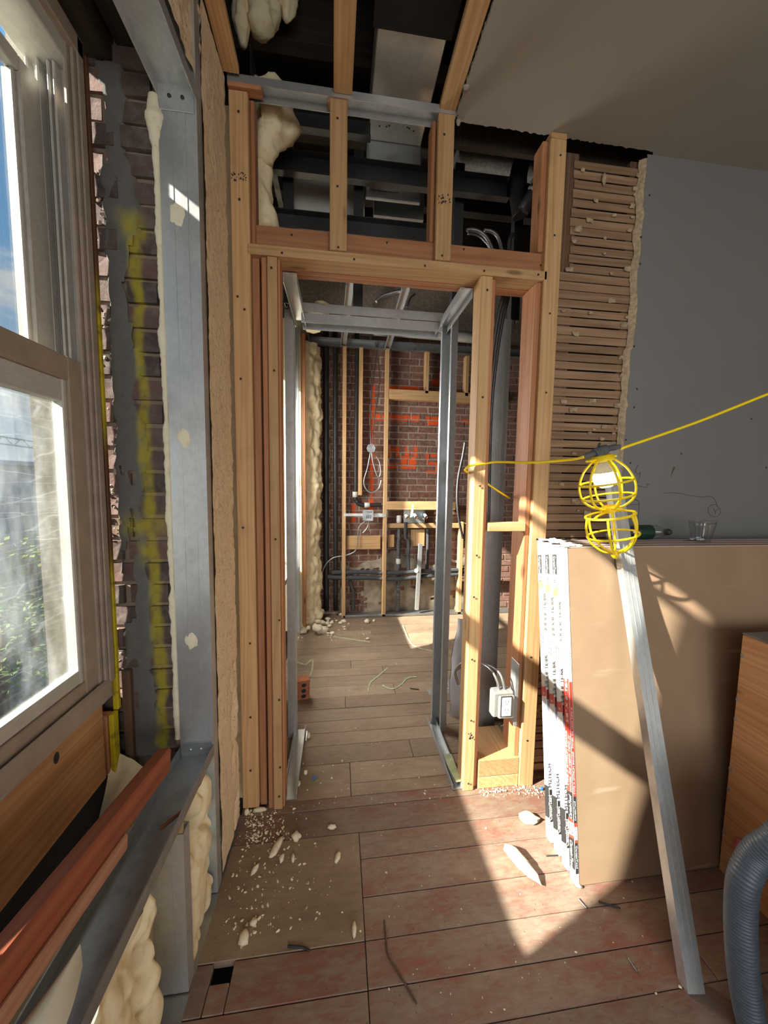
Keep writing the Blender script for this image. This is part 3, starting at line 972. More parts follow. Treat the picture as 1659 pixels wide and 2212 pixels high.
# right jamb stud, right post and the small bay between them
lumber('stud', PINE, tf, (.607, FRONT, 0), (.660, FRONT+D, 2.394))
tag(lumber('stud', FIR, tf, (.661, FRONT+.02, 0), (.682, FRONT+D, 2.394)), 'fir board behind the jamb stud')
lumber('stud', PINE, tf, (.893, FRONT-.004, 0), (.968, FRONT+D, 2.975))
tag(lumber('stud', FIR, tf, (.868, FRONT+.014, .15), (.892, FRONT+D+.05, 2.394)), 'pinkish fir inner board of the right post')
tag(lumber('stud', FIR, tf, (.868, FRONT+.014, 2.523), (.892, FRONT+D, 2.975)), 'upper fir inner board of the right post')
lumber('block', PINE, tf, (.683, FRONT+.002, 1.278), (.867, FRONT+.06, 1.318))
lumber('bottom_plate', PINE, tf, (.683, FRONT+.004, .062), (.892, FRONT+.24, .150))
lumber('bottom_plate', PINE, tf, (.683, FRONT+.004, .0), (.892, FRONT+.24, .061))
lumber('block', PINE, tf, (.893, FRONT-.0045, 2.976), (.968, FRONT+.06, 2.999))
nails([(513, 640), (528, 668), (520, 818), (525, 1140), (540, 1390), (541, 1550), (541, 1665), (586, 578), (592, 800), (595, 1165), (603, 1340), (603, 1512), (605, 1658), (603, 1721),
       (609, 546), (765, 560), (918, 574), (1046, 585), (1163, 593), (1053, 626), (1043, 858), (1037, 1050), (1030, 1200), (1024, 1290), (1020, 1425), (1018, 1557), (1012, 1693),
       (1211, 335), (1198, 508), (1188, 677), (1180, 848), (1160, 1165), (1147, 1420), (1139, 1600), (515, 240), (517, 430)], FRONT-.005)
nails([(729, 255), (729, 402), (731, 534), (960, 290), (957, 427), (955, 552)], FRONT-.0135)
nails([(630, 507), (836, 524), (1002, 538), (1168, 573)], FRONT+.0215)
tag(HOLES.put('nail_heads', INKK, tf), kind='stuff')
b = MB()                                  # mill stamps: rows of tiny dark strokes
rr = random.Random(5)
def stamp(x0, y0, x1, y1, Y, n):
    for k in range(n):
        p = P(rr.uniform(x0, x1), rr.uniform(y0, y1), Y=Y); w = rr.uniform(.001, .003); h = rr.uniform(.002, .004)
        b.box(p-R3((w, .0002, h)), p+R3((w, .0002, h)))
stamp(500, 372, 533, 390, FRONT-.0004, 22); stamp(946, 418, 972, 440, FRONT-.0128, 20); stamp(1012, 1583, 1025, 1598, FRONT-.0004, 16)
tag(b.put('mill_stamps', INKK, tf), kind='stuff')

# ceiling furring strips that run to the front wall, and the steel track they end on
for i, (a0, a1, b0, b1, lab) in enumerate((((437, 0), (484, 0), (482, 159), (516, 160), 'left pine furring strip under the open attic beside the foam'),
                                           ((724, 0), (768, 0), (721, 203), (760, 206), 'middle pine furring strip under the open attic with black stamp'),
                                           ((1010, 0), (1065, 0), (951, 233), (982, 249), 'right knotty pine furring strip along the torn ceiling edge'))):
    xm = (P(*b0, Z=3.012).x+P(*b1, Z=3.012).x)/2; y1 = (P(*b0, Z=3.012).y+P(*b1, Z=3.012).y)/2
    w = P(*b1, Z=3.012).x-P(*b0, Z=3.012).x
    xn = (P(*a0, Z=3.012).x+P(*a1, Z=3.012).x)/2; yn = (P(*a0, Z=3.012).y+P(*a1, Z=3.012).y)/2
    d = R3((xn-xm, yn-y1, 0)); d = d*(2.6/d.length)
    q = beam('furring_strip', PINE, None, (xm, y1, 3.028), R3((xm, y1, 3.028))+d, w*1.03, .030, (1, 0, 0))
    tag(q, lab, 'furring strip', 'furring strips under the attic')
ct = tag(cstud('steel_track', STEEL, None, (-.424, FRONT+.055, 3.030), (1, 0, 0), (0, -1, 0), .905, .066, .030), 'galvanised steel ceiling track across the tops of the studs', 'steel track')
hung = tag(MB().box((0, 0, 0), (.004, .9, .13)).box((.004, 0, .0), (.03, .9, .004)).put('steel_runner', STEELB, None, axes((-.37, FRONT+.13, 3.16), (0, 0, 1), (0, 1, 0)) @ Matrix.Rotation(-math.pi/2, 4, 'Z')), 'dark steel runner above the ceiling track', 'steel track')

# steel inner door frame (second wall layer)
sf = thing('steel_door_frame', 'galvanised steel channel frame lining the deep doorway', 'steel frame', (.2, 1.85, 0))
DB = 2.10
cstud('floor_track', STEEL, sf, (-.192, 1.60, .002), (0, 1, 0), (-1, 0, 0), .48, .064, .03)
cstud('floor_track', STEEL, sf, (.606, 1.57, .002), (0, 1, 0), (-1, 0, 0), .50, .050, .03)
cstud('stud', STEEL, sf, (-.243, 2.02, .0), (0, 0, 1), (0, 1, 0), 2.40, .085, .045, .01)
cstud('stud', STEEL, sf, (.652, 1.985, .0), (0, 0, 1), (-.45, 1, 0), 2.44, .092, .045, .012)
cstud('header_track', STEEL, sf, (-.240, 1.648, 2.385), (0, 1, 0), (1, 0, 0), .45, .058, .040)
cstud('header_track', STEEL, sf, (.545, 1.648, 2.385), (0, 1, 0), (1, 0, 0), .45, .060, .040)
cstud('header_track', STEEL, sf, (-.20, 2.10, 2.385), (1, 0, 0), (0, -1, 0), .77, .092, .05)
MB().cbox((-.20, 2.004, 2.388), (.57, 2.0065, 2.435), .001).put('header_lip', STEEL, sf)
# right bay: wide dark stud, its tracks
sb = thing('steel_bay_stud', 'wide galvanised steel stud standing in the bay right of the doorway', 'steel stud', (.85, 1.78, 0))
cstud('stud', STEEL, sb, (.822, 1.90, .02), (0, 0, 1), (1, 0, 0), 2.36, .098, .05, .012)
cstud('floor_track', STEEL, sb, (.812, 1.80, .002), (0, 1, 0), (1, 0, 0), .72, .09, .03)
tag(cstud('steel_track', STEEL, None, (.64, 2.42, .002), (1, 0, 0), (0, -1, 0), .80, .07, .035), 'steel floor track crossing behind the right bay', 'steel track')

# back layer steel studs above the doorway and their cross tracks
st = thing('steel_transom_frame', 'dark steel studs and cross tracks above the doorway', 'steel frame', (.2, 2.1, 2.4))
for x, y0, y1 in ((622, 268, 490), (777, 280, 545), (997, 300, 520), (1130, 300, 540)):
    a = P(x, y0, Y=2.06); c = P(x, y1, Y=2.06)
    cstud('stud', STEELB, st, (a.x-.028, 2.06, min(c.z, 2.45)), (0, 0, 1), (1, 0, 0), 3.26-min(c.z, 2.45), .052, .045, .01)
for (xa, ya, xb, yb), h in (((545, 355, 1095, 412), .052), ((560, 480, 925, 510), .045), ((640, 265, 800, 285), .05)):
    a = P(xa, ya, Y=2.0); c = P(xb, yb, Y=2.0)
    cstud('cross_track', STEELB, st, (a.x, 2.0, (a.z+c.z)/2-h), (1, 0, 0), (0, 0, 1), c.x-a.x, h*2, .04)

# ---------- left wall: steel framing around the window
sw = thing('steel_window_frame', 'galvanised steel stud, sill track and header framing the left window', 'steel frame', (LW, 1.24, 0))
SY = 1.24
stud = cstud('stud', STEEL, sw, (-.540, SY, .004), (0, 0, 1), (1, 0, 0), 2.985, .110, .042, .014)
for x, y, hw, hh, s in ((383, 462, 17, 27, 1), (398, 946, 15, 24, 2), (413, 1383, 14, 21, 3)):
    p = P(x, y, Y=SY); r = hw/771*1.29
    q = lump('foam_plug', FOAMP, sw, (p.x, SY+.004, p.z), (r*1.05, .007, r*1.55), 40+s, 3, .22)
cstud('sill_track', STEELD, sw, (-.430, -.7, .541), (0, 1, 0), (-1, 0, 0), SY+.7, .112, .036)
b = MB().cbox((-.538, SY-.003, .541), (-.436, SY-.0006, .590), .001)
tab = b.put('end_tab', STEELD, sw)
for x in (-.506, -.472):
    MB().lathe([(.0001, .003), (.0045, .0022), (.0055, 0)], 10, axes((x, SY-.003, .565), (0, -1, 0), (1, 0, 0))).put('screw', STEEL, tab)
hz = 2.672
cstud('header_track', STEEL, sw, (-.540, -.7, hz), (0, 1, 0), (1, 0, 0), SY+.7, .110, .036)
tab = MB().cbox((-.538, SY-.003, hz-.075), (-.436, SY-.0006, hz), .001).put('end_tab', STEEL, sw)
for x in (-.505, -.468):
    MB().lathe([(.0001, .004), (.005, .003), (.006, 0)], 10, axes((x, SY-.003, hz-.036), (0, -1, 0), (1, 0, 0))).put('screw', INKK, tab)
CY = P(408, 2150, X=LW).y
cstud('cripple_stud', STEEL, sw, (-.540, CY, .006), (0, 0, 1), (1, 0, 0), .50, .110, .040, .014)
cstud('cripple_stud', STEEL, sw, (-.540, CY-.42, .006), (0, 0, 1), (1, 0, 0), .50, .110, .040, .014)
cstud('floor_track', STEELD, sw, (-.540, -.7, .0015), (0, 1, 0), (1, 0, 0), FRONT+.69, .113, .030)

# ---------- spray foam of the left wall
def strip(u, v):
    z = .03+v*2.955; y0 = SY+.044; y1 = 1.538+.010*fbm((z*5, 1, 4), 1)+.012*fbm((z*23, 8, 4), 1)+.010*fbm((z*60, 8, 1), 1)
    y = y0+(y1-y0)*u
    edge = max(0, (u-.93)/.07)
    d = .0035*fbm((y*9, z*9, 1), 1)+.002*fbm((y*40, z*40, 3), 1)-.03*edge*edge
    gouge = 0
    if z < .75 and u > .55: gouge = -.05*max(0, fbm((y*16, z*7, 12), 1)+.05)
    return R3((LW+.004+d+gouge, y, z))
fs = MB().grid(26, 260, strip)
def top(u, v):
    y = -.2+u*(SY+.25); z = 2.71+v*.30
    return R3((LW-.006+.012*fbm((y*12, z*12, 1), 1)+.004*fbm((y*50, z*50, 3), 1), y, z))
fs.grid(110, 26, top)
tag(fs.put('foam_strip', FOAM), 'shaved cream spray foam filling the left wall beside the steel stud', 'insulation')
MB0 = tag(MB().box((-.552, SY+.046, .0), (LW-.05, 1.60, 3.0)).put('foam_core', FOAM), 'solid foam core behind the shaved strip', kind='structure')
def bill(u, v):
    y = -.05+u*(SY+.03); z = .0+v*.505
    d = .080*dome((y*1.0, z*.9, 2), 9)**.8+.030*dome((y, z, 8), 22)+.004*fbm((y*30, z*30, 1), 1)
    gap = abs(y-(CY-.035)); d *= min(1, max(.0, (gap-.045)/.05))
    xx = -.538+d+.02*math.sin(v*3.1); xx = xx if xx < -.452 else -.452+.020*math.tanh((xx+.452)/.020)
    return R3((xx, y, z+.012*fbm((y*6, z*6, 3), 1)))
tag(MB().grid(150, 64, bill).put('foam_billows', FOAMB), 'bulging cream spray foam under the steel sill track', 'insulation')
def bead(u, v):
    z = .60+v*2.04; a = u*math.pi*1.2-.3; r = .013+.009*fbm((z*9, 2, 2), 1)+.004*fbm((z*34, 3, 2), 1)
    if z > 2.50: r += .022*max(0, 1-abs(z-2.58)/.08)
    r = max(r, .004)
    return R3((-.548-r*math.cos(a)*.9-.003, SY+.012-r*math.sin(a)*.8, z))
tag(MB().grid(8, 220, bead).put('foam_bead', FOAMP), 'thin pale foam bead squeezed between brick jamb and steel stud', 'insulation')
def cav(u, v):
    y = -.1+u*1.32; x = -.742+v*.195
    return R3((x, y, .36+.07*dome((x, y, 2), 8)+.03*dome((x, y, 9), 19)+.16*max(0, (u-.93)/.07)*(1-v)))
tag(MB().grid(110, 18, cav).put('foam_bed', FOAMB), 'dirty spray foam lying in the gap behind the sill track', 'insulation')

# plywood spandrel, cleat block and red plank under the window
pw = thing('spandrel_panel', 'fir plywood panel under the window sill with one dark knot', 'plywood panel', (-.72, .6, .6))
pw_panel = lumber('panel', PLYWOOD, pw, (-.760, -.4, .53), (-.744, 1.185, .80))
kp = P(122, 1637, X=-.7435)
MB().lathe([(.0001, .0012), (.007, .001), (.010, 0)], 12, axes(kp, (1, 0, 0), (0, 1, 0)) @ Matrix.Diagonal((1, 1.6, 1, 1))).put('knot', INKK, pw_panel)
cl = thing('cleat_block', 'brown wood cleat block with yellow-sprayed edge under the window corner', 'wood block', (-.70, 1.22, .5))
lumber('block', FIR, cl, (-.775, 1.190, .53), (-.738, 1.222, .735))
lumber('yellow_edge', YW, cl, (-.7375, 1.195, .535), (-.722, 1.225, .735))
tag(lumber('corner_batten', OLDWOOD, None, (-.716, 1.236, .40), (-.690, 1.258, .86)), 'dark brown batten standing against the foot of the brick jamb', 'batten')
rp = thing('red_plank', 'red stained plank lying along the steel sill behind a pale splinter strip', 'plank', (-.5, .7, .6))
beam('board', REDPAINT, rp, (-.520, 1.085, .655), (-.520, -.25, .868), .040, .070, (1, 0, 0), .005)
tag(beam('splinter_strip', SPLINT, rp, (-.497, .845, .645), (-.497, -.25, .815), .012, .038, (1, 0, 0), .004), 'paler broken strip along its lower edge')
tag(MB().cbox((-.03, -.004, -.003), (.03, .004, .003), .002).put('wood_chip', REDPAINT, None, Matrix.Translation(P(370, 1770, Z=.546)) @ Matrix.Rotation(.9, 4, 'Z')), 'small red wood chip on the steel sill track', 'wood chip')
def leaf(u, v):
    a = (u-.5)*2; t = v
    c = R3((-.462-.03*t, .640-t*.30, .655+.03*t)); w = .042*math.sin(min(1, t*2.2+.04)*math.pi/2)
    return c+R3((a*w, a*w*.2, -.030*a*a+.010*math.sin(a*3+t*2)))
lf = MB().grid(14, 26, leaf)
lf.grid(14, 26, lambda u, v: leaf(1-u, v)-R3((0, 0, .012)))
tag(lf.put('foam_curl', plain('waxy_cream_foam', (.66, .66, .56), .45, 0, .06, 12)), 'smooth cream foam curl lying on the sill track in the near corner', 'foam piece')

# ================================================================== BACK ROOM
SB = 3.83          # front face of the back stud wall
bf = thing('timber_wall_frame', 'pine stud frame standing before the brick wall of the back room', 'wall frame', (.6, SB, 0))
def bstud(x, y0, y1, w=.040, Y=SB, lab=None, mat=PINE, par=None):
    a = P(x, y1, Y=Y); c = P(x, y0, Y=Y)
    q = lumber('stud', mat, par or bf, (a.x-w/2, Y, max(.004, a.z)), (a.x+w/2, Y+.086, c.z))
    if lab: q['label'] = lab
def brail(x0, x1, y0, y1, Y=SB, dep=.086, mat=PINE, name='rail', par=None):
    a = P(x0, y1, Y=Y); c = P(x1, y0, Y=Y)
    return lumber(name, mat, par or bf, (a.x, Y, a.z), (c.x, Y+dep, c.z))
bstud(742, 745, 1337); bstud(829, 752, 1337); bstud(778, 748, 1070, .040)
bstud(922, 757, 850); bstud(1008, 768, 856); bstud(992, 1128, 1330)
brail(838, 1075, 851, 861); brail(835, 985, 1084, 1101, SB-.001, .06); brail(834, 1062, 1131, 1141, SB+.03); brail(748, 822, 1157, 1187, SB+.05, .03, name='blocking'); brail(838, 852, 1155, 1182, SB+.05, .03, name='blocking')
brail(887, 918, 1143, 1180, SB+.06, .02, name='blocking'); tag(lumber('bottom_plate', STEELD, bf, (.05, SB, .002), (2.2, SB+.09, .03)), 'grey metal bottom plate')
tp = thing('steel_ceiling_grid', 'steel ceiling tracks over the back room', 'steel frame', (.6, 3.0, 2.9))
cstud('track', STEELD, tp, (-.40, SB+.03, 2.88), (1, 0, 0), (0, 0, 1), 2.8, .075, .05)
for (x0, y0, x1, y1) in ((757, 606, 742, 744), (878, 615, 836, 752), (655, 690, 663, 735)):
    a = P(x0, y0, Z=2.90); c = P(x1, y1, Z=2.90); d = (c-a)
    cstud('channel', STEEL, tp, a+R3((-.03, 0, 0)), d, (1, 0, 0), d.length*.99, .055, .035)
cstud('track', STEEL, tp, (-.30, 2.62, 2.90), (1, 0, 0), (0, 1, 0), 2.2, .05, .03)
# metal sliver stud by the valves
cstud('steel_offcut', STEEL, None, P(893, 1318, Y=SB-.02)+R3((.02, 0, 0)), (.035, 0, 1), (1, 0, 0), .75, .04, .03)
tag(bpy.data.objects['steel_offcut'], 'short galvanised steel stud standing among the grey pipes', 'steel stud')
cs = lumber('corner_post', FIR, None, (-.345, 3.505, 0), (-.315, 3.54, 2.86))
tag(cs, 'thin reddish post in front of the lumpy corner foam', 'post')
# pipes
def vpipe(name, x, y0, y1, r, mat, lab, cat='pipe', Y=3.90, n=14, jit=0.0, xb=None):
    a = P(x, y0, Y=Y); c = P(xb if xb is not None else x, y1, Y=Y)
    k = 14; pts = [a+(c-a)*(i/k)+R3((jit*noise.noise((i*1.3, x, 0)), 0, 0)) for i in range(k+1)]
    return tag(MB().tube(pts, r, n).put(name, mat), lab, cat)
def lift(p): return R3((p.x, p.y, max(.004, p.z)))
vpipe('drain_pipe', 704, 700, 1318, .030, BLACKPIPE, 'tall black vertical pipe nearest the corner foam', xb=705)
vpipe('drain_pipe', 724, 700, 1318, .027, BLACKPIPE, 'tall black vertical pipe, second from the corner foam', xb=725)
vp = thing('vent_pipe', 'black vent pipe that elbows right above the square electrical box', 'pipe', P(769, 1075, Y=3.90))
pts = [P(x, y, Y=3.90) for x, y in ((772, 690), (770, 860), (768, 1060), (769, 1080), (776, 1089), (788, 1091), (826, 1090))]
MB().tube(resample(spline(pts, 14), .02), .022, 14).put('pipe', BLACKPIPE, vp)
for x, y, d in ((767, 1068, (0, 0, 1)), (793, 1091, (1, 0, 0))):
    MB().lathe([(.024, -.03), (.029, -.027), (.029, .027), (.024, .03)], 16, axes(P(x, y, Y=3.90), d, (0, 1, 0))).put('coupling', PVC, vp)
for k, (pts, lab) in enumerate((([(716, 1237), (748, 1236), (800, 1236), (850, 1238), (880, 1236), (930, 1233), (1010, 1231), (1075, 1232)], 'upper grey insulated pipe running across the foot of the back wall'),
                                ([(707, 1246), (748, 1248), (800, 1248), (850, 1251), (895, 1247), (940, 1243), (1010, 1240), (1075, 1241)], 'lower grey insulated pipe running across the foot of the back wall'))):
    MB().tube(resample(spline([P(x, y, Y=3.86) for x, y in pts], 12), .02), .024, 14).put('insulated_pipe', FOAMPIPE)
    q = bpy.data.objects['insulated_pipe' + ('' if k == 0 else '.001')]; tag(q, lab, 'pipe', 'insulated water pipes')
def ppath(name, pts, r, mat, lab, Y=3.90, par=None, cat='pipe'):
    q = MB().tube(resample(spline([lift(P(x, y, Y=Y)) for x, y in pts], 10), .015), r, 12).put(name, mat, par)
    return tag(q, lab, cat)
ppath('insulated_pipe', [(755, 1249), (760, 1268), (764, 1278), (764, 1300), (763, 1321)], .018, FOAMPIPE, 'grey insulated stub bending down to the floor between the first studs')
TEXP = plain('wrapped_grey_pipe', (.10, .10, .10), .6, .2, .7, 60, .6)
ppath('waste_pipe', [(862, 1141), (862, 1165), (861, 1180), (861, 1240), (859, 1322)], .024, TEXP, 'rough grey waste pipe left of the valves, white coupling on top')
ppath('waste_pipe', [(946, 1141), (946, 1200), (944, 1260), (941, 1320)], .024, TEXP, 'rough grey waste pipe right of the valves')
vv = thing('shower_valve', 'three-handle copper shower valve on grey pipes at the back wall', 'valve', P(903, 1117, Y=3.85))
MB().cbox(P(872, 1130, Y=3.88), P(918, 1100, Y=3.88)+R3((0, .01, 0)), .003).put('mounting_plate', STEEL, vv)
for x, y, tip in ((880, 1118, 1), (899, 1117, 1), (921, 1117, 1)):
    a = P(x-4, y-6, Y=3.87); c = P(x, y, Y=3.78)
    MB().tube([a, c], .017, 14).put('sleeve', WHITE if x != 921 else plain('bluish_sleeve', (.35, .48, .66), .4), vv)
    MB().lathe([(.006, 0), (.017, 0), (.018, .006), (.014, .008), (.009, .002)], 16, axes(c, (c-a).normalized(), (0, 0, 1))).put('copper_ring', COPPER, vv)
b = MB(); b.prism([(-.012, 0), (.018, .012), (.026, .13), (.012, .15)], 0, .002, axes(P(888, 1118, Y=3.79), (0, -1, 0), (1, 0, 0)))
b.put('plastic_tag', WHITE, vv)
ppath('riser', [(876, 1128), (876, 1160), (878, 1164), (882, 1170), (882, 1200), (882, 1236)], .021, FOAMPIPE, None, 3.87, vv, None)
ppath('riser', [(905, 1130), (920, 1138), (924, 1148), (924, 1180), (922, 1236)], .019, FOAMPIPE, None, 3.89, vv, None)
for x, y in ((862, 1120), (946, 1120)):
    q = MB().lathe([(.020, -.05), (.027, -.045), (.029, -.01), (.025, .0), (.029, .012), (.027, .03), (.020, .035)], 16, Matrix.Translation(P(x, y, Y=3.90))).put('pipe_coupling', PVC)
    tag(q, 'pale threaded pipe coupling %s of the copper valve' % ('left' if x < 900 else 'right'), 'pipe coupling')
q = MB().lathe([(.0001, .06), (.022, .06), (.026, .05), (.026, 0), (.020, -.01)], 16, axes(P(905, 1232, Y=3.86), (-.7, -.7, .1), (0, 0, 1))).put('capped_stub', WHITE)
tag(q, 'white capped pipe stub poking out over the insulated pipes', 'pipe')
q = MB().lathe([(.026, -.03), (.030, -.02), (.030, .02), (.026, .03)], 16, Matrix.Translation(P(861, 1212, Y=3.90))).put('pipe_coupling', PVC)
tag(q, 'pale coupling halfway up the left waste pipe', 'pipe coupling')
# electrical boxes with cables
rbx = thing('junction_box', 'round junction box hanging on looped cable before the brick', 'electrical box', P(801, 969, Y=3.84))
M = axes(P(801, 969, Y=3.86), (0, -1, 0), (1, 0, 0))
rbx_box = MB().lathe([(.0001, 0), (.043, 0), (.047, .004), (.047, .040), (.043, .040), (.043, .006), (.0001, .006)], 8, M, False).put('box', STEEL, rbx)
b = MB()
for pts in ([(801, 962), (797, 968), (800, 974)], [(801, 960), (806, 968), (803, 976)], [(799, 963), (803, 970), (806, 974)]):
    b.tube(spline([P(x, y, Y=3.815) for x, y in pts], 6), .005, 6)
b.put('wires', CABLE, rbx_box)
def cable(name, pts, r, mat, lab, Y=3.84, par=None, cat='cable', arm=True, pitch=.012):
    m = MB(); q = [P(x, y, Y=Y) for x, y in pts]
    armored(m, q, r, pitch, 7) if arm else m.tube(spline(q, 10), r, 7)
    return tag(m.put(name, mat, par), lab, cat if par is None else None)
cable('loop', [(803, 978), (806, 1000), (816, 1030), (822, 1022), (820, 1000), (812, 985)], .008, CABLE, None, par=rbx)
cable('loop', [(800, 978), (794, 1010), (786, 1040), (792, 1058), (804, 1064), (818, 1055), (824, 1036)], .009, CABLE, None, par=rbx)
cable('feed', [(804, 960), (806, 930), (812, 880), (820, 830), (818, 790), (812, 740)], .006, BLACKCABLE, None, par=rbx)
cable('feed', [(801, 960), (800, 900), (803, 850), (809, 800), (814, 760), (820, 725)], .006, BLACKCABLE, None, par=rbx)
sbx = thing('electrical_box', 'square steel switch box held on a bar between two back studs', 'electrical box', P(795, 1112, Y=3.82))
a = P(784, 1125, Y=3.80); c = P(806, 1102, Y=3.80); b = MB()
b.box((a.x, 3.80, a.z), (a.x+.004, 3.85, c.z)).box((c.x-.004, 3.80, a.z), (c.x, 3.85, c.z)).box((a.x, 3.80, a.z), (c.x, 3.85, a.z+.004)).box((a.x, 3.80, c.z-.004), (c.x, 3.85, c.z)).box((a.x, 3.846, a.z), (c.x, 3.85, c.z))
sbx_box = b.put('box', STEEL, sbx)
brail(742, 784, 1109, 1115, SB-.004, .003, STEEL, 'bar_hanger', sbx); brail(806, 834, 1109, 1117, SB-.004, .003, STEEL, 'bar_hanger', sbx)
b = MB()
for x in (792, 796, 800): b.tube([P(x, 1120, Y=3.84), P(x+2, 1105, Y=3.83)], .005, 6)
b.put('wires', CABLE, sbx_box)
cable('feed', [(789, 1126), (776, 1138), (773, 1158), (772, 1178), (765, 1192), (745, 1200), (720, 1205), (702, 1222), (694, 1250), (698, 1275)], .007, CABLE, None, par=sbx)
cable('feed', [(797, 1126), (793, 1140), (783, 1152)], .008, CABLE, None, par=sbx)
cable('armored_cable', [(1005, 955), (1000, 985), (990, 1035), (988, 1085), (993, 1130), (1001, 1165)], .010, CABLE, 'dark armored cable hanging beside the right steel stud of the doorway', 2.5)
cable('armored_cable', [(1052, 1150), (1056, 1180), (1066, 1215), (1068, 1245), (1062, 1258)], .008, COPPER, 'coppery looped cable hanging in the right bay', 1.95, pitch=.010)
cable('armored_cable', [(1054, 1160), (1062, 1185), (1054, 1215), (1051, 1240), (1060, 1255)], .007, BLACKCABLE, 'dark looped cable hanging in the right bay', 1.97, pitch=.010)
CB = [([(1008, 497), (1022, 496), (1040, 503), (1055, 520), (1070, 560)], 'long armored cable arching over the header and dropping into the right bay, leftmost of three'),
      ([(1010, 503), (1028, 505), (1045, 516), (1064, 545)], 'armored cable just under the longest arch, dropping into the right bay, middle of three'),
      ([(1045, 497), (1062, 500), (1076, 513), (1085, 545)], 'armored cable arching nearest the right post and dropping into the bay')]
for k, (arc, lab) in enumerate(CB):
    xo = (0, 9, 17)[k]
    cable('armored_cable', arc+[(1086+xo*.7, 632), (1076+xo*.7, 680), (1064+xo*.6, 760), (1052+xo*.5, 900), (1048+xo*.4, 1130)], .0105, BLACKCABLE, lab, 1.80+.030*k, pitch=.014)
# lumpy foam in the back corner
def cfoam(u, v):
    z = v*2.84; a = u*math.pi*.5
    r = .10+.03*fbm((z*3, 2, 2), 1)+.055*dome((a*.3, z, 3), 7)+.018*dome((a*.3, z, 7), 17)
    if z < .12: r += .02
    return R3((-.36+r*math.sin(a)*1.12, 3.80-r*math.cos(a)*1.2, z))
tag(MB().grid(20, 190, cfoam).put('foam_column', FOAMB), 'tall lumpy cream spray foam filling the back room corner', 'insulation')
MB().box((-.79, 3.545, 0), (-.36, BY, 3.0)).put('foam_backing', FOAMB, bpy.data.objects['wall_left'])
def lfoam(u, v):
    z = v*2.95; y = 1.66+u*.30
    return R3((-.40+.03*dome((y, z, 5), 8)+.015*dome((y, z, 3), 18), y, z))
tag(MB().grid(14, 120, lfoam).put('foam_pad', FOAMB), 'lumpy spray foam behind the left jamb studs', 'insulation')
MB().box((-.79, 1.64, 0), (-.42, 2.34, 3.0)).put('foam_backing', FOAMB, bpy.data.objects['wall_left'])
stw = thing('steel_window_lining', 'bluish steel stud lining the back room window', 'steel stud', (-.40, 2.33, 0))
cstud('stud', STEEL, stw, (-.50, 2.36, .0), (0, 0, 1), (1, 0, 0), 2.9, .13, .04, .012)
cstud('stud', STEEL, stw, (-.37, 3.475, .0), (0, 0, 1), (-1, 0, 0), 2.9, .10, .04, .012)
cstud('sill_track', STEEL, stw, (-.40, 2.36, .70), (0, 1, 0), (-1, 0, 0), 1.06, .12, .04)

# ================================================================== ATTIC SERVICES
def slab(name, quad, Z, th, mat, lab, cat, par=None):
    p = [P(x, y, Z=Z) for x, y in quad]
    return tag(MB().prism([(q.x, q.y) for q in p], Z, Z+th).put(name, mat, par), lab, cat)
dk = thing('main_duct', 'bright sheet metal duct running above the doorway', 'duct', (.29, 1.7, 3.35))
lumber('duct_section', DUCT, dk, (.150, 1.58, 3.34), (.440, 2.09, 3.50), .004)
lumber('duct_section', DUCT, dk, (.150, .4, 3.34), (.440, 1.575, 3.50), .004)
lumber('duct_collar', STEELD, dk, (.140, 2.09, 3.05), (.445, 2.11, 3.52), .003)
lumber('duct_patch', STEELD, dk, (.160, 2.085, 3.09), (.32, 2.089, 3.25), .001)
lumber('duct_wrap', DARK, dk, (.13, 1.42, 3.325), (.46, 1.60, 3.338), .004)
b = MB()
for x, y in ((806, 249), (813, 251), (849, 260), (820, 272), (835, 273), (841, 271), (880, 275), (884, 277), (893, 283)):
    p = P(x, y, Z=3.34); b.cbox(p-R3((.004, .004, .002)), p+R3((.004, .004, 0)), .0015)
tag(b.put('screw_holes', INKK, dk), kind='stuff')
wb = P(630, 368, Y=2.25); wc_ = P(780, 480, Y=2.25)
pn = tag(MB().cbox((wb.x, 2.25, wc_.z), (wc_.x+.02, 2.27, wb.z), .002).put('insulation_board', plain('pale_grey_board', (.62, .64, .60), .6, 0, .05, 5)), 'pale grey board hung in the dark space above the doorway', 'board')
q = P(838, 440, Y=3.0); q2 = P(905, 475, Y=2.3)
tag(MB().cbox((P(808, 380, Y=2.3).x, 2.3, q2.z), (q2.x+.03, 2.34, P(808, 385, Y=2.3).z), .002).put('duct_end', STEELD), 'dark ductwork end panel above the doorway', 'duct')
rd_ = thing('round_duct', 'bright round duct pipe under the back room ceiling', 'duct', P(920, 718, Y=3.3))
a = P(842, 713, Y=3.74); c = P(1075, 734, Y=3.74)
MB().tube([a, a+(c-a)*.33, a+(c-a)*.66, c], .056, 20).put('pipe', DUCT, rd_)
MB().tube([a-(c-a)*.14, a], .064, 20).put('clamp_band', STEEL, rd_)
fd = MB().tube(spline([P(x, y, Y=2.3) for x, y in ((985, 345), (1040, 350), (1110, 362), (1180, 378))], 10), .055, 14).put('flexible_duct', plain('silver_insulated_duct', (.34, .35, .33), .5, .4, .25, 60, .5))
tag(fd, 'silver wrapped flexible duct above the right of the doorway', 'duct')
sp = thing('soil_pipe', 'black branch pipe with clamp above the right post', 'pipe', P(1140, 420, Y=1.9))
MB().tube(spline([P(x, y, Y=1.95) for x, y in ((1128, 345), (1120, 380), (1120, 430), (1126, 465))], 8), .045, 16).put('pipe', BLACKPIPE, sp)
MB().tube([P(1130, 455, Y=1.9), P(1160, 405, Y=1.85), P(1172, 388, Y=1.83)], .032, 16).put('branch', BLACKPIPE, sp)
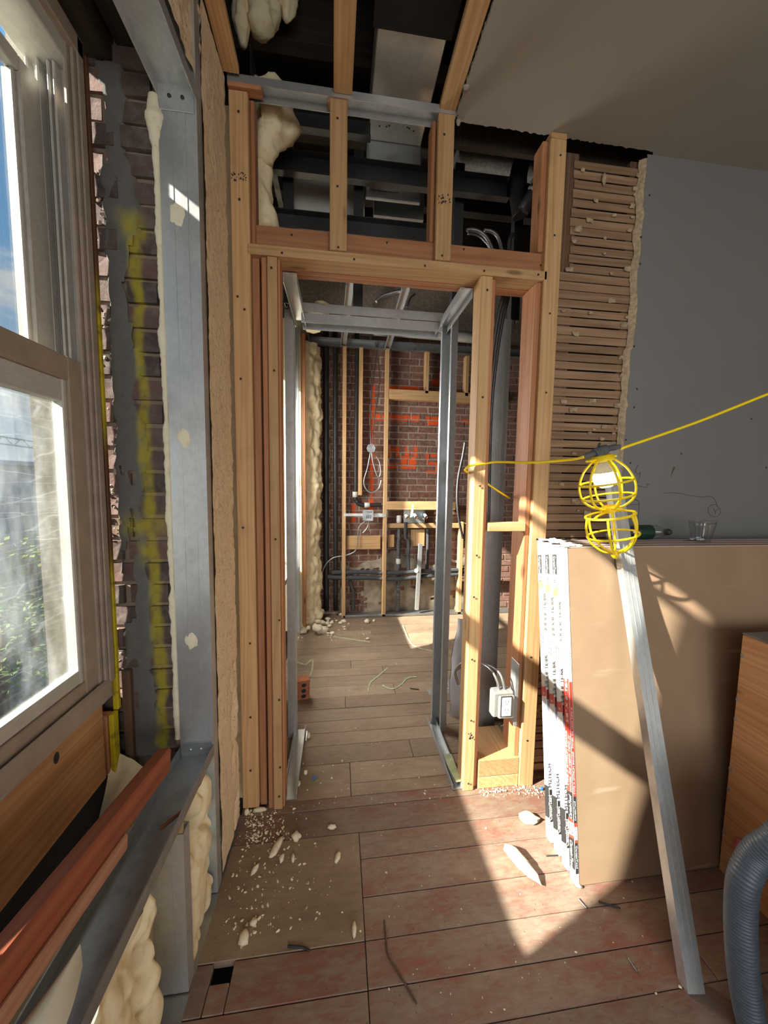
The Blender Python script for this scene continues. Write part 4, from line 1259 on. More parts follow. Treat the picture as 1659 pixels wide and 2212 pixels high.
MB().tube([P(1160, 405, Y=1.83), P(1182, 374, Y=1.80)], .045, 16).put('rubber_coupling', GREYP, sp)
MB().tube([P(1154, 416, Y=1.85), P(1157, 411, Y=1.845)], .040, 16).put('steel_clamp', STEEL, sp)
cable('armored_cable', [(1110, 505), (1102, 515), (1100, 540), (1098, 600), (1094, 650)], .011, BLACKCABLE, 'dark armored cable beside the black pipe', 1.9)
cable('flexible_cable', [(812, 652), (826, 640), (850, 632), (873, 627)], .014, CABLE, 'grey flexible cable crossing the channels over the back room', P(873, 627, Z=2.905).y)
cable('flexible_cable', [(865, 658), (880, 662), (886, 645), (898, 634)], .009, CABLE, 'thin pale cable curving up beside the diagonal channel', P(865, 658, Z=2.905).y)
# hanging foam lumps of the attic
def blob(name, pts, rs, Y, lab, seed):
    q = spline([P(x, y, Y=Y) for x, y in pts], 10); n = 22; b = MB(); base = []
    for i, p in enumerate(q):
        f = i/(len(q)-1)*(len(rs)-1); k = min(int(f), len(rs)-2); r = rs[k]+(rs[k+1]-rs[k])*(f-k)
        for j in range(n):
            a = 2*math.pi*j/n
            o = R3((math.cos(a), math.sin(a), 0))
            rr_ = r*(.55+.45*dome(o*.5+R3((0, 0, p.z*5+seed)), 2.0)+.28*dome(o*.6+R3((3, seed, p.z*11)), 2.6)+.16*fbm(o*2+R3((0, seed, p.z*22)), 1))
            b.v.append(p+o*rr_)
    for i in range(len(q)-1):
        for j in range(n):
            j2 = (j+1) % n; b.face((i*n+j, i*n+j2, (i+1)*n+j2, (i+1)*n+j), True)
    b.face([j for j in reversed(range(n))], True); b.face([(len(q)-1)*n+j for j in range(n)], True)
    return tag(b.put(name, FOAMB), lab, 'insulation')
blob('foam_drip', [(565, -60), (567, 20), (566, 60), (564, 78)], (.05, .065, .05, .012), 1.72, 'bulbous foam drip hanging in the open attic by the left strip', 1)
blob('foam_drip', [(623, -60), (622, 10), (619, 45)], (.04, .035, .010), 1.75, 'smaller foam drip beside the bulbous one in the attic', 2)
blob('foam_drip', [(525, -60), (520, 30), (527, 100)], (.05, .035, .012), 1.72, 'thin foam drip beside the left furring strip', 8)
blob('foam_drip', [(595, 190), (590, 230), (596, 275), (575, 320), (570, 350)], (.055, .085, .085, .05, .03), 1.76, 'big foam lump under the ceiling track by the left post', 3)
blob('foam_drip', [(555, 190), (560, 300), (556, 400), (565, 480), (560, 500)], (.05, .06, .055, .065, .04), 1.80, 'rounded foam mass behind the left post above the door header', 4)
blob('foam_drip', [(690, 660), (683, 690), (675, 715)], (.08, .09, .05), 3.2, 'dirty foam lump at the back room ceiling corner', 6)

# ================================================================== DRYWALL STACK, LEANING STUD, WORK LIGHT
def bundle(k, X0, yb, L, lab, red):
    """two boards taped face to face, leaning back; local x along the wall, y through the bundle, z up the lean"""
    lean = math.atan2(.185, 1.25); T = .0335
    M = Matrix.Translation((X0, yb, .003)) @ Matrix.Rotation(-lean, 4, 'X')
    t = thing('drywall_bundle', lab, 'drywall', (X0+.5, yb+.05, 0), 'drywall bundles leaning on the wall')
    H = 1.262
    for j in range(2):
        MB().cbox((.001, j*T/2+.0004, 0), (L, (j+1)*T/2-.0004, H), .0015).put('board', GYPB, t, M)
    tapeM = PAPER
    MB().cbox((-.0008, -.0008, .001), (.0008, T, H+.0006), .0004).put('end_tape', tapeM, t, M)
    MB().cbox((.0, -.0010, .001), (.013, -.0001, H+.0004), .0004).put('end_tape', tapeM, t, M)
    MB().cbox((-.0008, -.001, H-.0005), (L, T, H+.0010), .0004).put('top_tape', PAPER if k == 0 else INKL, t, M)
    EX = -.0012; FY = -.0014
    def blk(z0, z1, mat, y0=0.0, y1=T-.001, front=True, slant=.012):
        b = MB(); A = axes((0, 0, 0), (1, 0, 0), (0, 1, 0))
        b.prism([(y0, z0+slant), (y1, z0), (y1, z1), (y0, z1+slant)], EX, EX+.0006, M @ A)
        b.put('printed_block', mat, t, Matrix.Identity(4))
        if front:
            MB().box((0, FY, z0), (.0115, FY+.0006, z1)).put('printed_block', mat, t, M)
    def txt(s, z, y, size, mat, up=True, face='end', shear=0.0, width=None):
        me = text_mesh(s, size, mat, shear, width)
        if face == 'end':       # on the end face, reading along the height
            A = axes((EX-.0006, y, z), (-1, 0, 0), (0, 0, 1) if up else (0, 0, -1))
        else:
            A = axes((y, FY-.0006, z), (0, -1, 0), (0, 0, 1) if up else (0, 0, -1))
        put('lettering', me, t, M @ A)
    def bars(z0, z1, y0, y1, face='end', mat=INKK, n=9):
        b = MB(); r = random.Random(k*7+int(z0*100)); z = z0
        while z < z1:
            w = r.uniform(.001, .004)
            if face == 'end': b.box((EX-.0003, y0, z), (EX, y1, z+w))
            else: b.box((y0, FY-.0003, z), (y1, FY, z+w))
            z += w+r.uniform(.0015, .004)
        b.put('barcode', mat, t, M)
    if red:
        blk(.045, .155, INKK); txt('CertainTeed', .150, .0250, .022, INKW, False, width=.098); txt('CertainTeed', .145, .0030, .009, INKW, False, 'front', width=.08)
        blk(.155, .165, INKR); bars(.175, .205, .004, .014); bars(.175, .205, .020, .030); bars(.172, .208, .004, .009, 'front', INKG)
        blk(.212, .226, INKR); blk(.226, .322, INKK); txt('CertainTeed', .232, .0085, .022, INKW, True, width=.084); txt('CertainTeed', .235, .0078, .008, INKW, True, 'front', width=.07)
        blk(.322, .745, INKR)
        txt('TYPE X GYPSUM BOARD', .345, .0205, .013, INKW, True, width=.205); txt('PANEL DE YESO TIPO X', .335, .0050, .013, INKW, True, width=.205)
        txt('TYPE X GYPSUM BOARD   PANEL DE YESO TIPO X', .330, .0080, .0075, INKW, True, 'front', width=.32)
        blk(.745, .79, PAPER, front=False)
        txt('5/8" X 8\' TE/BR', .585, .0090, .020, INKW, True, width=.19)
        bars(.80, .865, .004, .009, 'front', INKG)
    else:
        blk(.020, .055, PAPER)
        blk(.085, .215, INKK); txt('CertainTeed', .093, .0085, .020, INKW, True, .25, width=.10); txt('CertainTeed', .095, .0082, .008, INKW, True, 'front', width=.085)
        bars(.028, .075, .006, .026); blk(.215, .24, INKL)
        txt('M2TECH', .225, .0085, .020, INKK, True, .25, width=.095)
        MB().box((.001, FY, .24), (.0115, FY+.0006, .62)).put('printed_block', INKL, t, M)
        txt('MOLD AND MOISTURE RESISTANT GYPSUM BOARD', .34, .020, .007, INKG, True, width=.23); txt('PANEL DE YESO RESISTENTE A LA HUMEDAD', .34, .008, .007, INKG, True, width=.23)
        blk(.585, .625, INKR); txt('X', .597, .009, .018, INKW, True)
        txt('5/8 x 8\' TE/BR', .635, .0085, .020, INKK, True, .25, width=.135)
        bars(.785, .85, .005, .014); bars(.785, .85, .020, .029)
        txt('5/8 x 8\' TE/BR', .875, .0085, .020, INKG, True, .25, width=.16)
        blk(1.045, 1.08, plain('faded_orange_print', (.75, .30, .14), .6), front=False)
    if k > 0:
        zt = 1.245-.012*k
        blk(zt-.095, zt-.012, INKD, .002, T-.002, False, .004); txt('CertainTeed', zt-.018, .0245, .020, INKW, False, width=.074); txt('M2', zt-.104, .0240, .019, INKK, False)
    return t
specs = [(.885, 1.109, True, 'front drywall bundle with red printed end tape and bare brown face'),
         (.888, 1.163, False, 'second drywall bundle, white and black end print, just behind the red one'),
         (.888, 1.217, False, 'third drywall bundle from the front, white end print, between two like it'),
         (.886, 1.271, False, 'rearmost drywall bundle, its white end print next to the wooden post')]
for k, (x0, yb, red, lab) in enumerate(specs):
    bundle(k, x0, yb, 1.95, lab, red)
b = MB(); rr = random.Random(21)
for k in range(26):
    s = rr.uniform(.006, .016); p = R3((.93+rr.uniform(-.05, .03)+.0, 1.30+rr.uniform(0, .16), 1.254+rr.uniform(0, .004)))
    b.cbox(p-R3((s, s, .0015)), p+R3((s*1.4, s, .002)), .001, None, s*.3, rr)
tag(b.put('torn_tape_scraps', PAPER, bpy.data.objects['drywall_bundle.001']), kind='stuff')

foot = P(1505, 2150, Z=.0); topp = P(1318, 962, Y=1.405)
dz = (topp-foot).normalized()
side = R3((.995, -.10, 0)).normalized()
Ls = (topp-foot).length
ls = cstud('leaning_stud', STEEL, None, foot-side*.026+R3((0, .0, .004)), dz, side, Ls, .052, .036, .010, .0025)
tag(ls, 'loose galvanised steel stud leaning over the drywall against the wall', 'steel stud')

wl = thing('string_light', 'yellow caged work light with lit bulb on a yellow cord', 'work light', P(1305, 985, Y=1.2))
LY = 1.20
def lp(x, y, dy=0.0): return P(x, y, Y=LY+dy)
c0 = P(1659, 851, Y=LY-.08); cd_ = (c0-P(1500, 914, Y=LY-.04)).normalized()
MB().tube(spline([c0+cd_*((3.19-c0.x)/cd_.x), c0+cd_*.5, c0, P(1500, 914, Y=LY-.04), lp(1340, 969)], 8), .0052, 8).put('cord', YELLOW, wl)
MB().tube(spline([lp(1262, 987), lp(1230, 993, .08), P(1150, 999, Y=1.40), P(1075, 998, Y=1.535), P(1050, 1001, Y=1.549), P(1015, 1006, Y=1.549), P(1007, 1012, Y=1.552), P(1006, 1018, Y=1.60), P(1030, 1030, Y=1.66), P(1075, 1060, Y=1.66), P(1101, 1076, Y=1.74)], 10), .0050, 8).put('cord', YELLOW, wl)
b = MB()
b.tube(spline([lp(1262, 986), lp(1275, 982), lp(1295, 975), lp(1318, 968), lp(1338, 965)], 6), .011, 12, True, [.009]*3+[.011]*19+[.009]*3)
b.tube(spline([lp(1283, 980), lp(1296, 974), lp(1310, 970)], 4), .017, 12)
b.lathe([(.017, 0), (.020, -.012), (.021, -.028), (.017, -.03)], 18, Matrix.Translation(lp(1296, 976)))
b.put('socket', GREYP, wl)
b = MB().tube(spline([lp(1292, 965), lp(1295, 958), lp(1297, 966)], 6), .003, 6); b.put('hanger_loop', GREEN, wl)
ax = (lp(1316, 1100)-lp(1302, 990)).normalized()
Mc = axes(lp(1302, 990), -ax, (1, 0, 0))
pxm = 1.33/FPX
def ring(b, r, z, rad, n=28):
    b.tube([Mc @ R3((r*math.cos(2*math.pi*i/n), r*math.sin(2*math.pi*i/n), z)) for i in range(n+1)], rad, 6, False)
def ribs(b, prof, n, rad, ph=.3):
    for i in range(n):
        a = 2*math.pi*i/n+ph
        b.tube(spline([Mc @ R3((r*math.cos(a), r*math.sin(a), z)) for r, z in prof], 6), rad, 6)
b = MB(); b.lathe([(.026, .012), (.034, .010), (.038, -.006), (.038, -.010), (.030, -.012)], 24, Mc)
b.cbox((-.062, -.012, -.004), (.050, .012, .004), .003, Mc)
ribs(b, ((.034, -.008), (.068, -.045), (.088, -.10), (.080, -.152), (.048, -.180), (.020, -.186)), 6, .0042)
ring(b, .0865, -.088, .0040); ring(b, .082, -.143, .0040)
b.lathe([(.022, -.176), (.024, -.180), (.024, -.198), (.022, -.202)], 18, Mc)
b.put('upper_guard', YELLOW, wl)
b = MB()
ring(b, .080, -.212, .0045)
for i in range(2):
    a = math.pi*i+.2
    b.tube(spline([Mc @ R3((.02*math.cos(a), .02*math.sin(a), -.198)), Mc @ R3((.055*math.cos(a), .055*math.sin(a), -.202)), Mc @ R3((.080*math.cos(a), .080*math.sin(a), -.212))], 5), .0042, 6)
ribs(b, ((.080, -.212), (.088, -.252), (.080, -.300), (.045, -.342), (.010, -.356)), 6, .0042, .8)
ring(b, .0835, -.288, .0040)
b.lathe([(.0001, -.35), (.012, -.352), (.014, -.366), (.008, -.378), (.0001, -.38)], 12, Mc)
b.put('lower_guard', YELLOW, wl)
EMB = plain('lit_bulb', (.9, .9, .88), .4, 0, .01, 5, 0, (1.0, .98, .92, 9.0))
b = MB(); b.lathe([(.0001, -.108), (.018, -.106), (.034, -.094), (.040, -.078), (.040, -.064), (.034, -.052)], 28, Mc); b.put('bulb_globe', EMB, wl)
b = MB(); b.lathe([(.034, -.052), (.026, -.030), (.019, -.010), (.017, .004)], 24, Mc); b.put('bulb_base', plain('bulb_collar', (.66, .64, .58), .5), wl)

# ================================================================== BOTTLE, CUP, BOX, VACUUM
SHZ = 1.254
bt = thing('plastic_bottle', 'empty plastic bottle with dark green label lying on the drywall', 'bottle', P(1400, 1150, Y=1.46))
a = P(1368, 1146, Y=1.44); c = P(1436, 1152, Y=1.44); c.z = a.z = SHZ+.036; axb = (c-a).normalized()
Mb = axes(a, axb, (0, 1, 0)); Lb = (c-a).length
MB().lathe([(.0001, -.03), (.026, -.03), (.032, -.02), (.033, .02), (.031, .05), (.033, .09), (.031, .115), (.018, .150), (.013, .158), (.013, .166)], 20, Mb).put('bottle_body', CLEAR, bt)
MB().lathe([(.0338, .012), (.0340, .014), (.0340, .078), (.0338, .080)], 20, Mb).put('label_wrap', GREEN, bt)
labw = bpy.data.objects['label_wrap']
b = MB()
for i in range(7): b.box((-.009, -.0360, .034+i*.0045), (.009, -.0348, .0365+i*.0045), Mb @ Matrix.Rotation(2.45, 4, 'Z'))
b.put('barcode', INKW, labw)
MB().lathe([(.0001, .185), (.013, .184), (.0145, .180), (.0145, .166), (.013, .165)], 18, Mb).put('bottle_cap', INKK, bt)
cp = thing('plastic_cup', 'clear ribbed plastic cup standing on the drywall stack', 'cup', P(1513, 1163, Y=1.45))
cc = P(1514, 1163, Y=1.40); cc.z = SHZ
pr = [(.0001, .001), (.033, .001), (.034, .006)]
for i in range(8): pr += [(.0345+i*.0016, .012+i*.0075), (.0352+i*.0016, .0155+i*.0075)]
pr += [(.048, .080), (.050, .088), (.0525, .090), (.0525, .093), (.049, .093)]
MB().lathe(pr, 28, Matrix.Translation(cc)).put('cup_body', CLEAR, cp)
b = MB(); rr = random.Random(2)
for i in range(9):
    p = cc+R3((rr.uniform(-.024, .024), rr.uniform(-.024, .024), .007)); b.cbox(p-R3((.006, .005, .004)), p+R3((.006, .005, .004)), .002, None, .002, rr)
b.put('scraps', WHITE, cp)
tag(lump('crumpled_wrap', CLEAR, None, P(1326, 1152, Y=1.42), (.045, .03, .030), 77, 3, .5), 'crumpled clear plastic wrap on the drywall behind the work light', 'wrapper')

bx = thing('plywood_box', 'orange-brown fir plywood box standing at the right edge', 'box', (1.75, .95, 0))
BX0, BY1, BZ = 1.488, 1.105, .955
lumber('side_panel', PLYWOOD, bx, (BX0, .80, .0), (BX0+.018, BY1, BZ), .003, 1); lumber('side_panel', PLYWOOD, bx, (BX0+.66, .80, 0), (BX0+.678, BY1, BZ), .003, 1)
lumber('end_panel', PLYWOOD, bx, (BX0+.0185, BY1-.018, 0), (BX0+.6595, BY1, BZ-.002)); lumber('end_panel', PLYWOOD, bx, (BX0+.0185, .80, 0), (BX0+.6595, .818, BZ-.002))
tag(lumber('lid', plain('grey_worn_board', (.20, .19, .17), .8, 0, .3, 8), bx, (BX0-.001, .80, BZ), (BX0+.68, BY1+.002, BZ+.006)), 'grey worn top board')
b = MB()
for i, z in enumerate((.87, .70, .62, .42, .34, .16)):
    b.cbox((BX0-.003, BY1-.012, z), (BX0+.001, BY1-.002, z+.012), .001, None, .001)
tag(b.put('nail_heads', INKG, bx), kind='stuff')
tag(beam('wood_offcut', SCRAPW, None, P(1524, 1858, Z=.012), P(1538, 1800, Y=1.16), .03, .02, (1, 0, 0)), 'small bare wood offcut propped between the drywall and the plywood box', 'offcut')
tag(MB().lathe([(.0001, 0), (.011, 0), (.012, .01), (.012, .05), (.0001, .055)], 14, axes(P(1593, 1842, X=BX0-.02), (.15, 0, 1), (1, 0, 0))).put('marker_pen', PINK), 'short pink cap against the plywood box beside the hose', 'pen cap')

vc = thing('shop_vacuum', 'shop vacuum drum with a ribbed slate-blue hose at the right edge', 'vacuum cleaner', (1.32, .50, 0))
Mv = Matrix.Translation((1.345, .50, 0))
MB().lathe([(.0001, .04), (.20, .04), (.225, .06), (.245, .30), (.25, .44), (.24, .45)], 36, Mv).put('drum', VAC, vc)
MB().lathe([(.252, .44), (.262, .45), (.262, .49), (.24, .53), (.16, .60), (.0001, .62)], 36, Mv).put('motor_lid', HOSEM, vc)
for k in range(4):
    a = k*math.pi/2+.6
    MB().lathe([(.0001, 0), (.022, .002), (.028, .02), (.022, .042), (.0001, .046)], 12, Matrix.Translation((1.345+.19*math.cos(a), .50+.19*math.sin(a), 0))).put('caster', INKK, vc)
HYv = .74
hp = [P(1765, 1798, Y=.66)]+[P(x, y, Y=HYv-d) for x, y, d in ((1700, 1800, .03), (1668, 1822, .02), (1632, 1850, 0), (1607, 1900, 0), (1600, 1965, 0), (1601, 2040, .01), (1609, 2130, .02), (1625, 2215, .04), (1650, 2300, .07))]
q = resample(spline(hp, 14), .0031)
MB().tube(q, .034, 20, True, [.0345 if (i % 3) else .0305 for i in range(len(q))]).put('hose', HOSEM, vc)

# ================================================================== OUTLET BOX IN THE RIGHT BAY
ob_ = thing('outlet_box', 'grey outlet box with white duplex receptacle and two armored cables', 'electrical outlet', P(1088, 1525, Y=1.54))
p0 = P(1064, 1552, Y=1.545); p1 = P(1112, 1494, Y=1.545)
MB().cbox((p0.x, 1.545, p0.z), (p1.x, 1.60, p1.z), .008).put('box', GREYBOX, ob_)
MB().cbox((p0.x+.022, 1.528, p0.z+.004), (p1.x-.004, 1.546, p1.z-.012), .006).put('cover', GREYBOX, ob_)
m0 = P(1083, 1548, Y=1.526); m1 = P(1105, 1505, Y=1.526)
MB().cbox((m0.x-.004, 1.526, m0.z-.003), (m1.x+.004, 1.529, m1.z+.003), .001).put('opening', INKK, ob_)
recep = MB().cbox((m0.x, 1.522, m0.z+.002), (m1.x, 1.527, m1.z-.002), .002).put('receptacle', WHITE, ob_)
b = MB(); cx = (m0.x+m1.x)/2
for zc in (m0.z+(m1.z-m0.z)*.30, m0.z+(m1.z-m0.z)*.74):
    b.box((cx-.008, 1.5214, zc), (cx-.0065, 1.522, zc+.009)); b.box((cx+.006, 1.5214, zc), (cx+.0075, 1.522, zc+.009)); b.cbox((cx-.002, 1.5214, zc-.010), (cx+.002, 1.522, zc-.006), .001)
b.put('slots', INKK, recep)
lumber('mounting_plate', STEEL, ob_, (.846, 1.548, p0.z-.05), (.864, 1.552, p1.z+.12))
MB().cbox((.8635, 1.550, p0.z-.06), (.8665, 1.63, p1.z+.13), .001).put('mounting_plate', STEEL, ob_)
for k, xo in enumerate((0, 12)):
    m = MB(); armored(m, [P(1079+xo, 1497, Y=1.57), P(1075+xo, 1475, Y=1.575), P(1064+xo*1.1, 1452, Y=1.60), P(1045+xo*.6, 1437, Y=1.66), P(1010, 1428+xo*.4, Y=1.72), P(990, 1440+xo*.4, Y=1.75), P(984, 1455, Y=1.76), P(990, 1478, Y=1.78)], .0075, .0065, 8)
    m.put('armored_cable', CABLE, ob_)

# sack of plaster behind the right jamb, brick on the floor
def sack(u, v):
    a = (u-.5)*2; z = v*.62
    x = .86+a*(.15-.06*v*v)+.012*fbm((a*4, z*6, 2), 1); y = 2.12-.05*math.cos(a*1.4)+.02*fbm((a*5, z*5, 1), 1)+.05*v
    return R3((x, y, .004+z))
m = MB().grid(16, 22, sack); m.grid(16, 22, lambda u, v: sack(1-u, v)+R3((0, .10*math.sin(math.pi*min(1, v*1.1))*math.sin(math.pi*u)+.01, 0)))
sk = thing('plaster_sack', 'white paper sack standing behind the right jamb stud', 'sack', (.86, 2.13, 0))
m.put('sack_body', WBAG, sk)
pq = P(1040, 1395, Y=2.06)
MB().cbox((.90, 2.068, .50), (.96, 2.072, .60), .001).put('printed_patch', INKG, sk)
fb = thing('core_brick', 'orange cored brick lying by the left floor track', 'brick', P(655, 1496, Z=0))
Mk = Matrix.Translation(P(652, 1512, Z=.0)+R3((0, .03, 0))) @ Matrix.Rotation(.22, 4, 'Z') @ Matrix.Rotation(.2, 4, 'X')
BRK = plain('orange_clay', (.42, .15, .07), .85, 0, .2, 30, .4)
bb = MB().cbox((-.045, -.03, 0), (.045, .03, .16), .004).put('brick_body', BRK, fb, Mk)
for i in range(3):
    MB().lathe([(.0001, -.0012), (.014, -.0012), (.016, 0)], 14, Mk @ axes((0.005, -.0302, .035+i*.045), (0, 1, 0), (1, 0, 0))).put('core_hole', INKK, bb)

# ================================================================== DEBRIS
def chunk(x, y, w, h, d, seed, lab, Z=0.0, group=None, ang=0.0):
    p = P(x, y, Z=Z); p.z = Z+d*.75
    M = Matrix.Translation(p) @ Matrix.Rotation(ang, 4, 'Z')
    return tag(lump('foam_chunk', FOAMP, None, p, (w, h, d), seed, 3, .38, M), lab, 'foam piece', group)
G = 'torn foam pieces on the floor'
chunk(1141, 1772, .048, .024, .016, 1, 'smooth oval foam slice on the floor left of the drywall', 0, G, -.35)
chunk(1124, 1868, .022, .085, .022, 2, 'long curled foam sliver on the sunny floor before the drywall', 0, G, .45)
chunk(598, 1832, .016, .044, .010, 3, 'long torn foam strip on the plywood patch', 0, G, -.42)
chunk(640, 1811, .020, .018, .014, 4, 'rough foam nugget at the back edge of the plywood patch', 0, G)
chunk(609, 1857, .009, .016, .009, 5, 'small foam nugget just right of the long torn strip', 0, G)
chunk(633, 1857, .007, .016, .008, 6, 'narrow foam bit, right of the small nugget', 0, G)
chunk(551, 1880, .010, .022, .008, 7, 'bent foam paring near the left wall on the plywood patch', 0, G, -.5)
chunk(527, 2033, .016, .022, .014, 8, 'grey-white foam lump near the square floor hole', 0, G)
chunk(765, 2012, .008, .022, .010, 9, 'upright foam scrap at the right corner of the plywood patch', 0, G)
chunk(717, 1789, .020, .010, .008, 10, 'flat foam scrap on the board behind the plywood patch', 0, G)
chunk(729, 1856, .010, .022, .010, 11, 'brownish foam scrap in the middle of the plywood patch', 0, G, -.4)
chunk(548, 1995, .013, .012, .008, 12, 'forked foam scrap left of the plywood patch centre', 0, G)
chunk(660, 1672, .010, .010, .012, 13, 'foam crumb by the left floor track, near the blue tape', 0, G)
chunk(646, 1696, .008, .014, .010, 14, 'foam crumb leaning on the left floor track', 0, G)
chunk(667, 1593, .010, .016, .016, 15, 'foam crumb beside the thin steel strip on the doorway floor', 0, G)
chunk(560, 1752, .030, .010, .010, 16, 'foam roll at the foot of the left post', 0, G)
chunk(533, 1758, .012, .012, .014, 17, 'foam crumb in the corner by the left post', 0, G)
chunk(793, 1346, .028, .026, .026, 18, 'white foam lump alone on the back room floor', 0, G)
chunk(808, 1343, .016, .014, .016, 19, 'smaller foam lump beside the white one on the back room floor', 0, G)
chunk(794, 1381, .020, .010, .010, 20, 'flat foam scrap in the middle of the back room floor', 0, G)
chunk(1010, 1600, .018, .022, .020, 21, 'foam crumb on the floor behind the jamb stud', 0, G)
q = chunk(1050, 1612, .045, .05, .05, 23, 'torn foam block lying on the track in the right bay', 0, G)
q = chunk(1088, 1597, .02, .03, .02, 24, 'foam scrap behind the wide stud in the right bay', 0, G)
rr = random.Random(9); n = 0
PILE = 'foam rubble heap in the back corner'
for i in range(34):
    x = rr.uniform(650, 746); y = rr.uniform(1338, 1376)-(x-650)*.25*rr.random()
    s = rr.uniform(.022, .055) if x < 705 else rr.uniform(.014, .032)
    p = P(x, y, Z=0); p.z = s*.5+(rr.uniform(0, .05) if x < 690 else 0)
    q = lump('foam_rubble', FOAMP, None, p, (s, s*rr.uniform(.6, 1), s*rr.uniform(.45, .8)), 100+i, 3, .45)
    tag(q, 'torn foam chunk in the rubble heap at the back corner', 'foam piece', PILE)
def crumbs(name, n, f, lab, s0, s1):
    m = MB()
    for i in range(n):
        x, y = f(); p = P(x, y, Z=0)
        if p.x < LW+.012: continue
        s = s0*(s1/s0)**(rr.random()**1.6)
        M = Matrix.Translation((p.x, p.y, s*.4)) @ Matrix.Rotation(rr.uniform(0, 6), 4, 'Z') @ Matrix.Rotation(rr.uniform(-.5, .5), 4, 'X')
        m.cbox((-s, -s*rr.uniform(.3, .9), -s*.5), (s*rr.uniform(.6, 1.3), s*.6, s*rr.uniform(.3, .7)), s*.45, M, s*.3, rr)
    tag(m.put(name, FOAMP), lab, 'crumbs', kind='stuff')
crumbs('foam_crumbs', 330, lambda: (530+abs(rr.gauss(0, 48)), 1782+rr.gauss(0, 24)), 'tiny cream foam crumbs littering the boards by the left post', .0012, .0065)
crumbs('foam_crumbs', 300, lambda: (480+abs(rr.gauss(0, 110)), rr.uniform(1800, 2020)), 'tiny cream foam crumbs scattered over the plywood patch', .0010, .006)
crumbs('pale_chips', 90, lambda: (rr.uniform(800, 1500), rr.uniform(1760, 2200)), 'tiny pale chips scattered over the red boards', .0010, .0045)
crumbs('floor_grit', 150, lambda: (rr.uniform(640, 990), 1400+340*rr.random()**.7), 'tiny pale grit on the doorway floor', .0012, .0055)
crumbs('plaster_crumbs', 220, lambda: (rr.uniform(1035, 1172), rr.gauss(1708, 7)), 'tiny plaster crumbs along the foot of the right post', .0012, .0065)
crumbs('plaster_crumbs', 60, lambda: (rr.uniform(1036, 1098), rr.uniform(1560, 1632)), 'plaster crumbs on the floor inside the right bay', .002, .010)
crumbs('foam_dust', 120, lambda: (rr.uniform(640, 800), rr.uniform(1335, 1385)), 'foam crumbs around the rubble heap in the back room', .002, .010)
def stick(name, pts, r, mat, lab, cat, Z=.004):
    return tag(MB().tube(spline([P(x, y, Z=Z) for x, y in pts], 6), r, 6).put(name, mat), lab, cat)
stick('wire_offcut', [(830, 1988), (834, 2030), (838, 2062), (860, 2100), (900, 2168)], .0028, OLDWOOD, 'thin bent dark twig of wood on the red boards in front', 'splinter')
stick('black_strip', [(622, 2044), (640, 2045), (655, 2047), (668, 2053)], .004, INKK, 'short black strip at the front edge of the plywood patch', 'strip')
stick('long_nail', [(1249, 1941), (1267, 1962)], .0026, STEELD, 'steel nail on the floor before the drywall corner', 'nail')
stick('long_nail', [(1357, 2070), (1376, 2099)], .0026, STEELD, 'steel nail on the floor left of the leaning stud foot', 'nail')
stick('long_nail', [(1180, 1849), (1215, 1847)], .0026, INKK, 'dark nail pointing at the third drywall bundle', 'nail')
stick('long_nail', [(1293, 1948), (1340, 1962)], .0026, INKK, 'black nail lying behind the steel nail', 'nail')
stick('long_nail', [(886, 1487), (905, 1489)], .003, INKK, 'black nail on the doorway floor near the middle', 'nail')
b = MB()
for hx, hy in ((1272, 1912),): pass
tag(MB().tube([P(1246, 1914, Z=.005), P(1258, 1916, Z=.005)], .004, 8).lathe([(.0001, 0), (.006, 0), (.006, .003), (.0001, .004)], 10, axes(P(1252, 1915, Z=.004), (1, 0, 0), (0, 0, 1))).put('screw', STEEL), 'small steel screw at the front corner of the red drywall bundle', 'screw')
tag(MB().cbox((-.005, -.035, 0), (.005, .035, .004), .001).put('steel_strip', STEEL, None, Matrix.Translation(P(662, 1590, Z=.003)) @ Matrix.Rotation(.12, 4, 'X')), 'thin bright steel strip on the floor by the left floor track', 'strip')
tag(MB().cbox((-.006, -.016, 0), (.006, .016, .005), .002).put('blue_tape', BLUE, None, Matrix.Translation(P(679, 1681, Z=.002)) @ Matrix.Rotation(-.7, 4, 'Z')), 'small blue tape scrap on the doorway plywood', 'tape')
tag(MB().cbox((-.008, -.006, 0), (.008, .006, .014), .003).put('blue_wrapper', BLUE, None, Matrix.Translation(P(1170, 1706, Z=.002))), 'bright blue scrap at the foot of the rearmost drywall bundle', 'scrap')
GT = plain('greenish_tape', (.42, .46, .27), .45, 0, .2, 30)
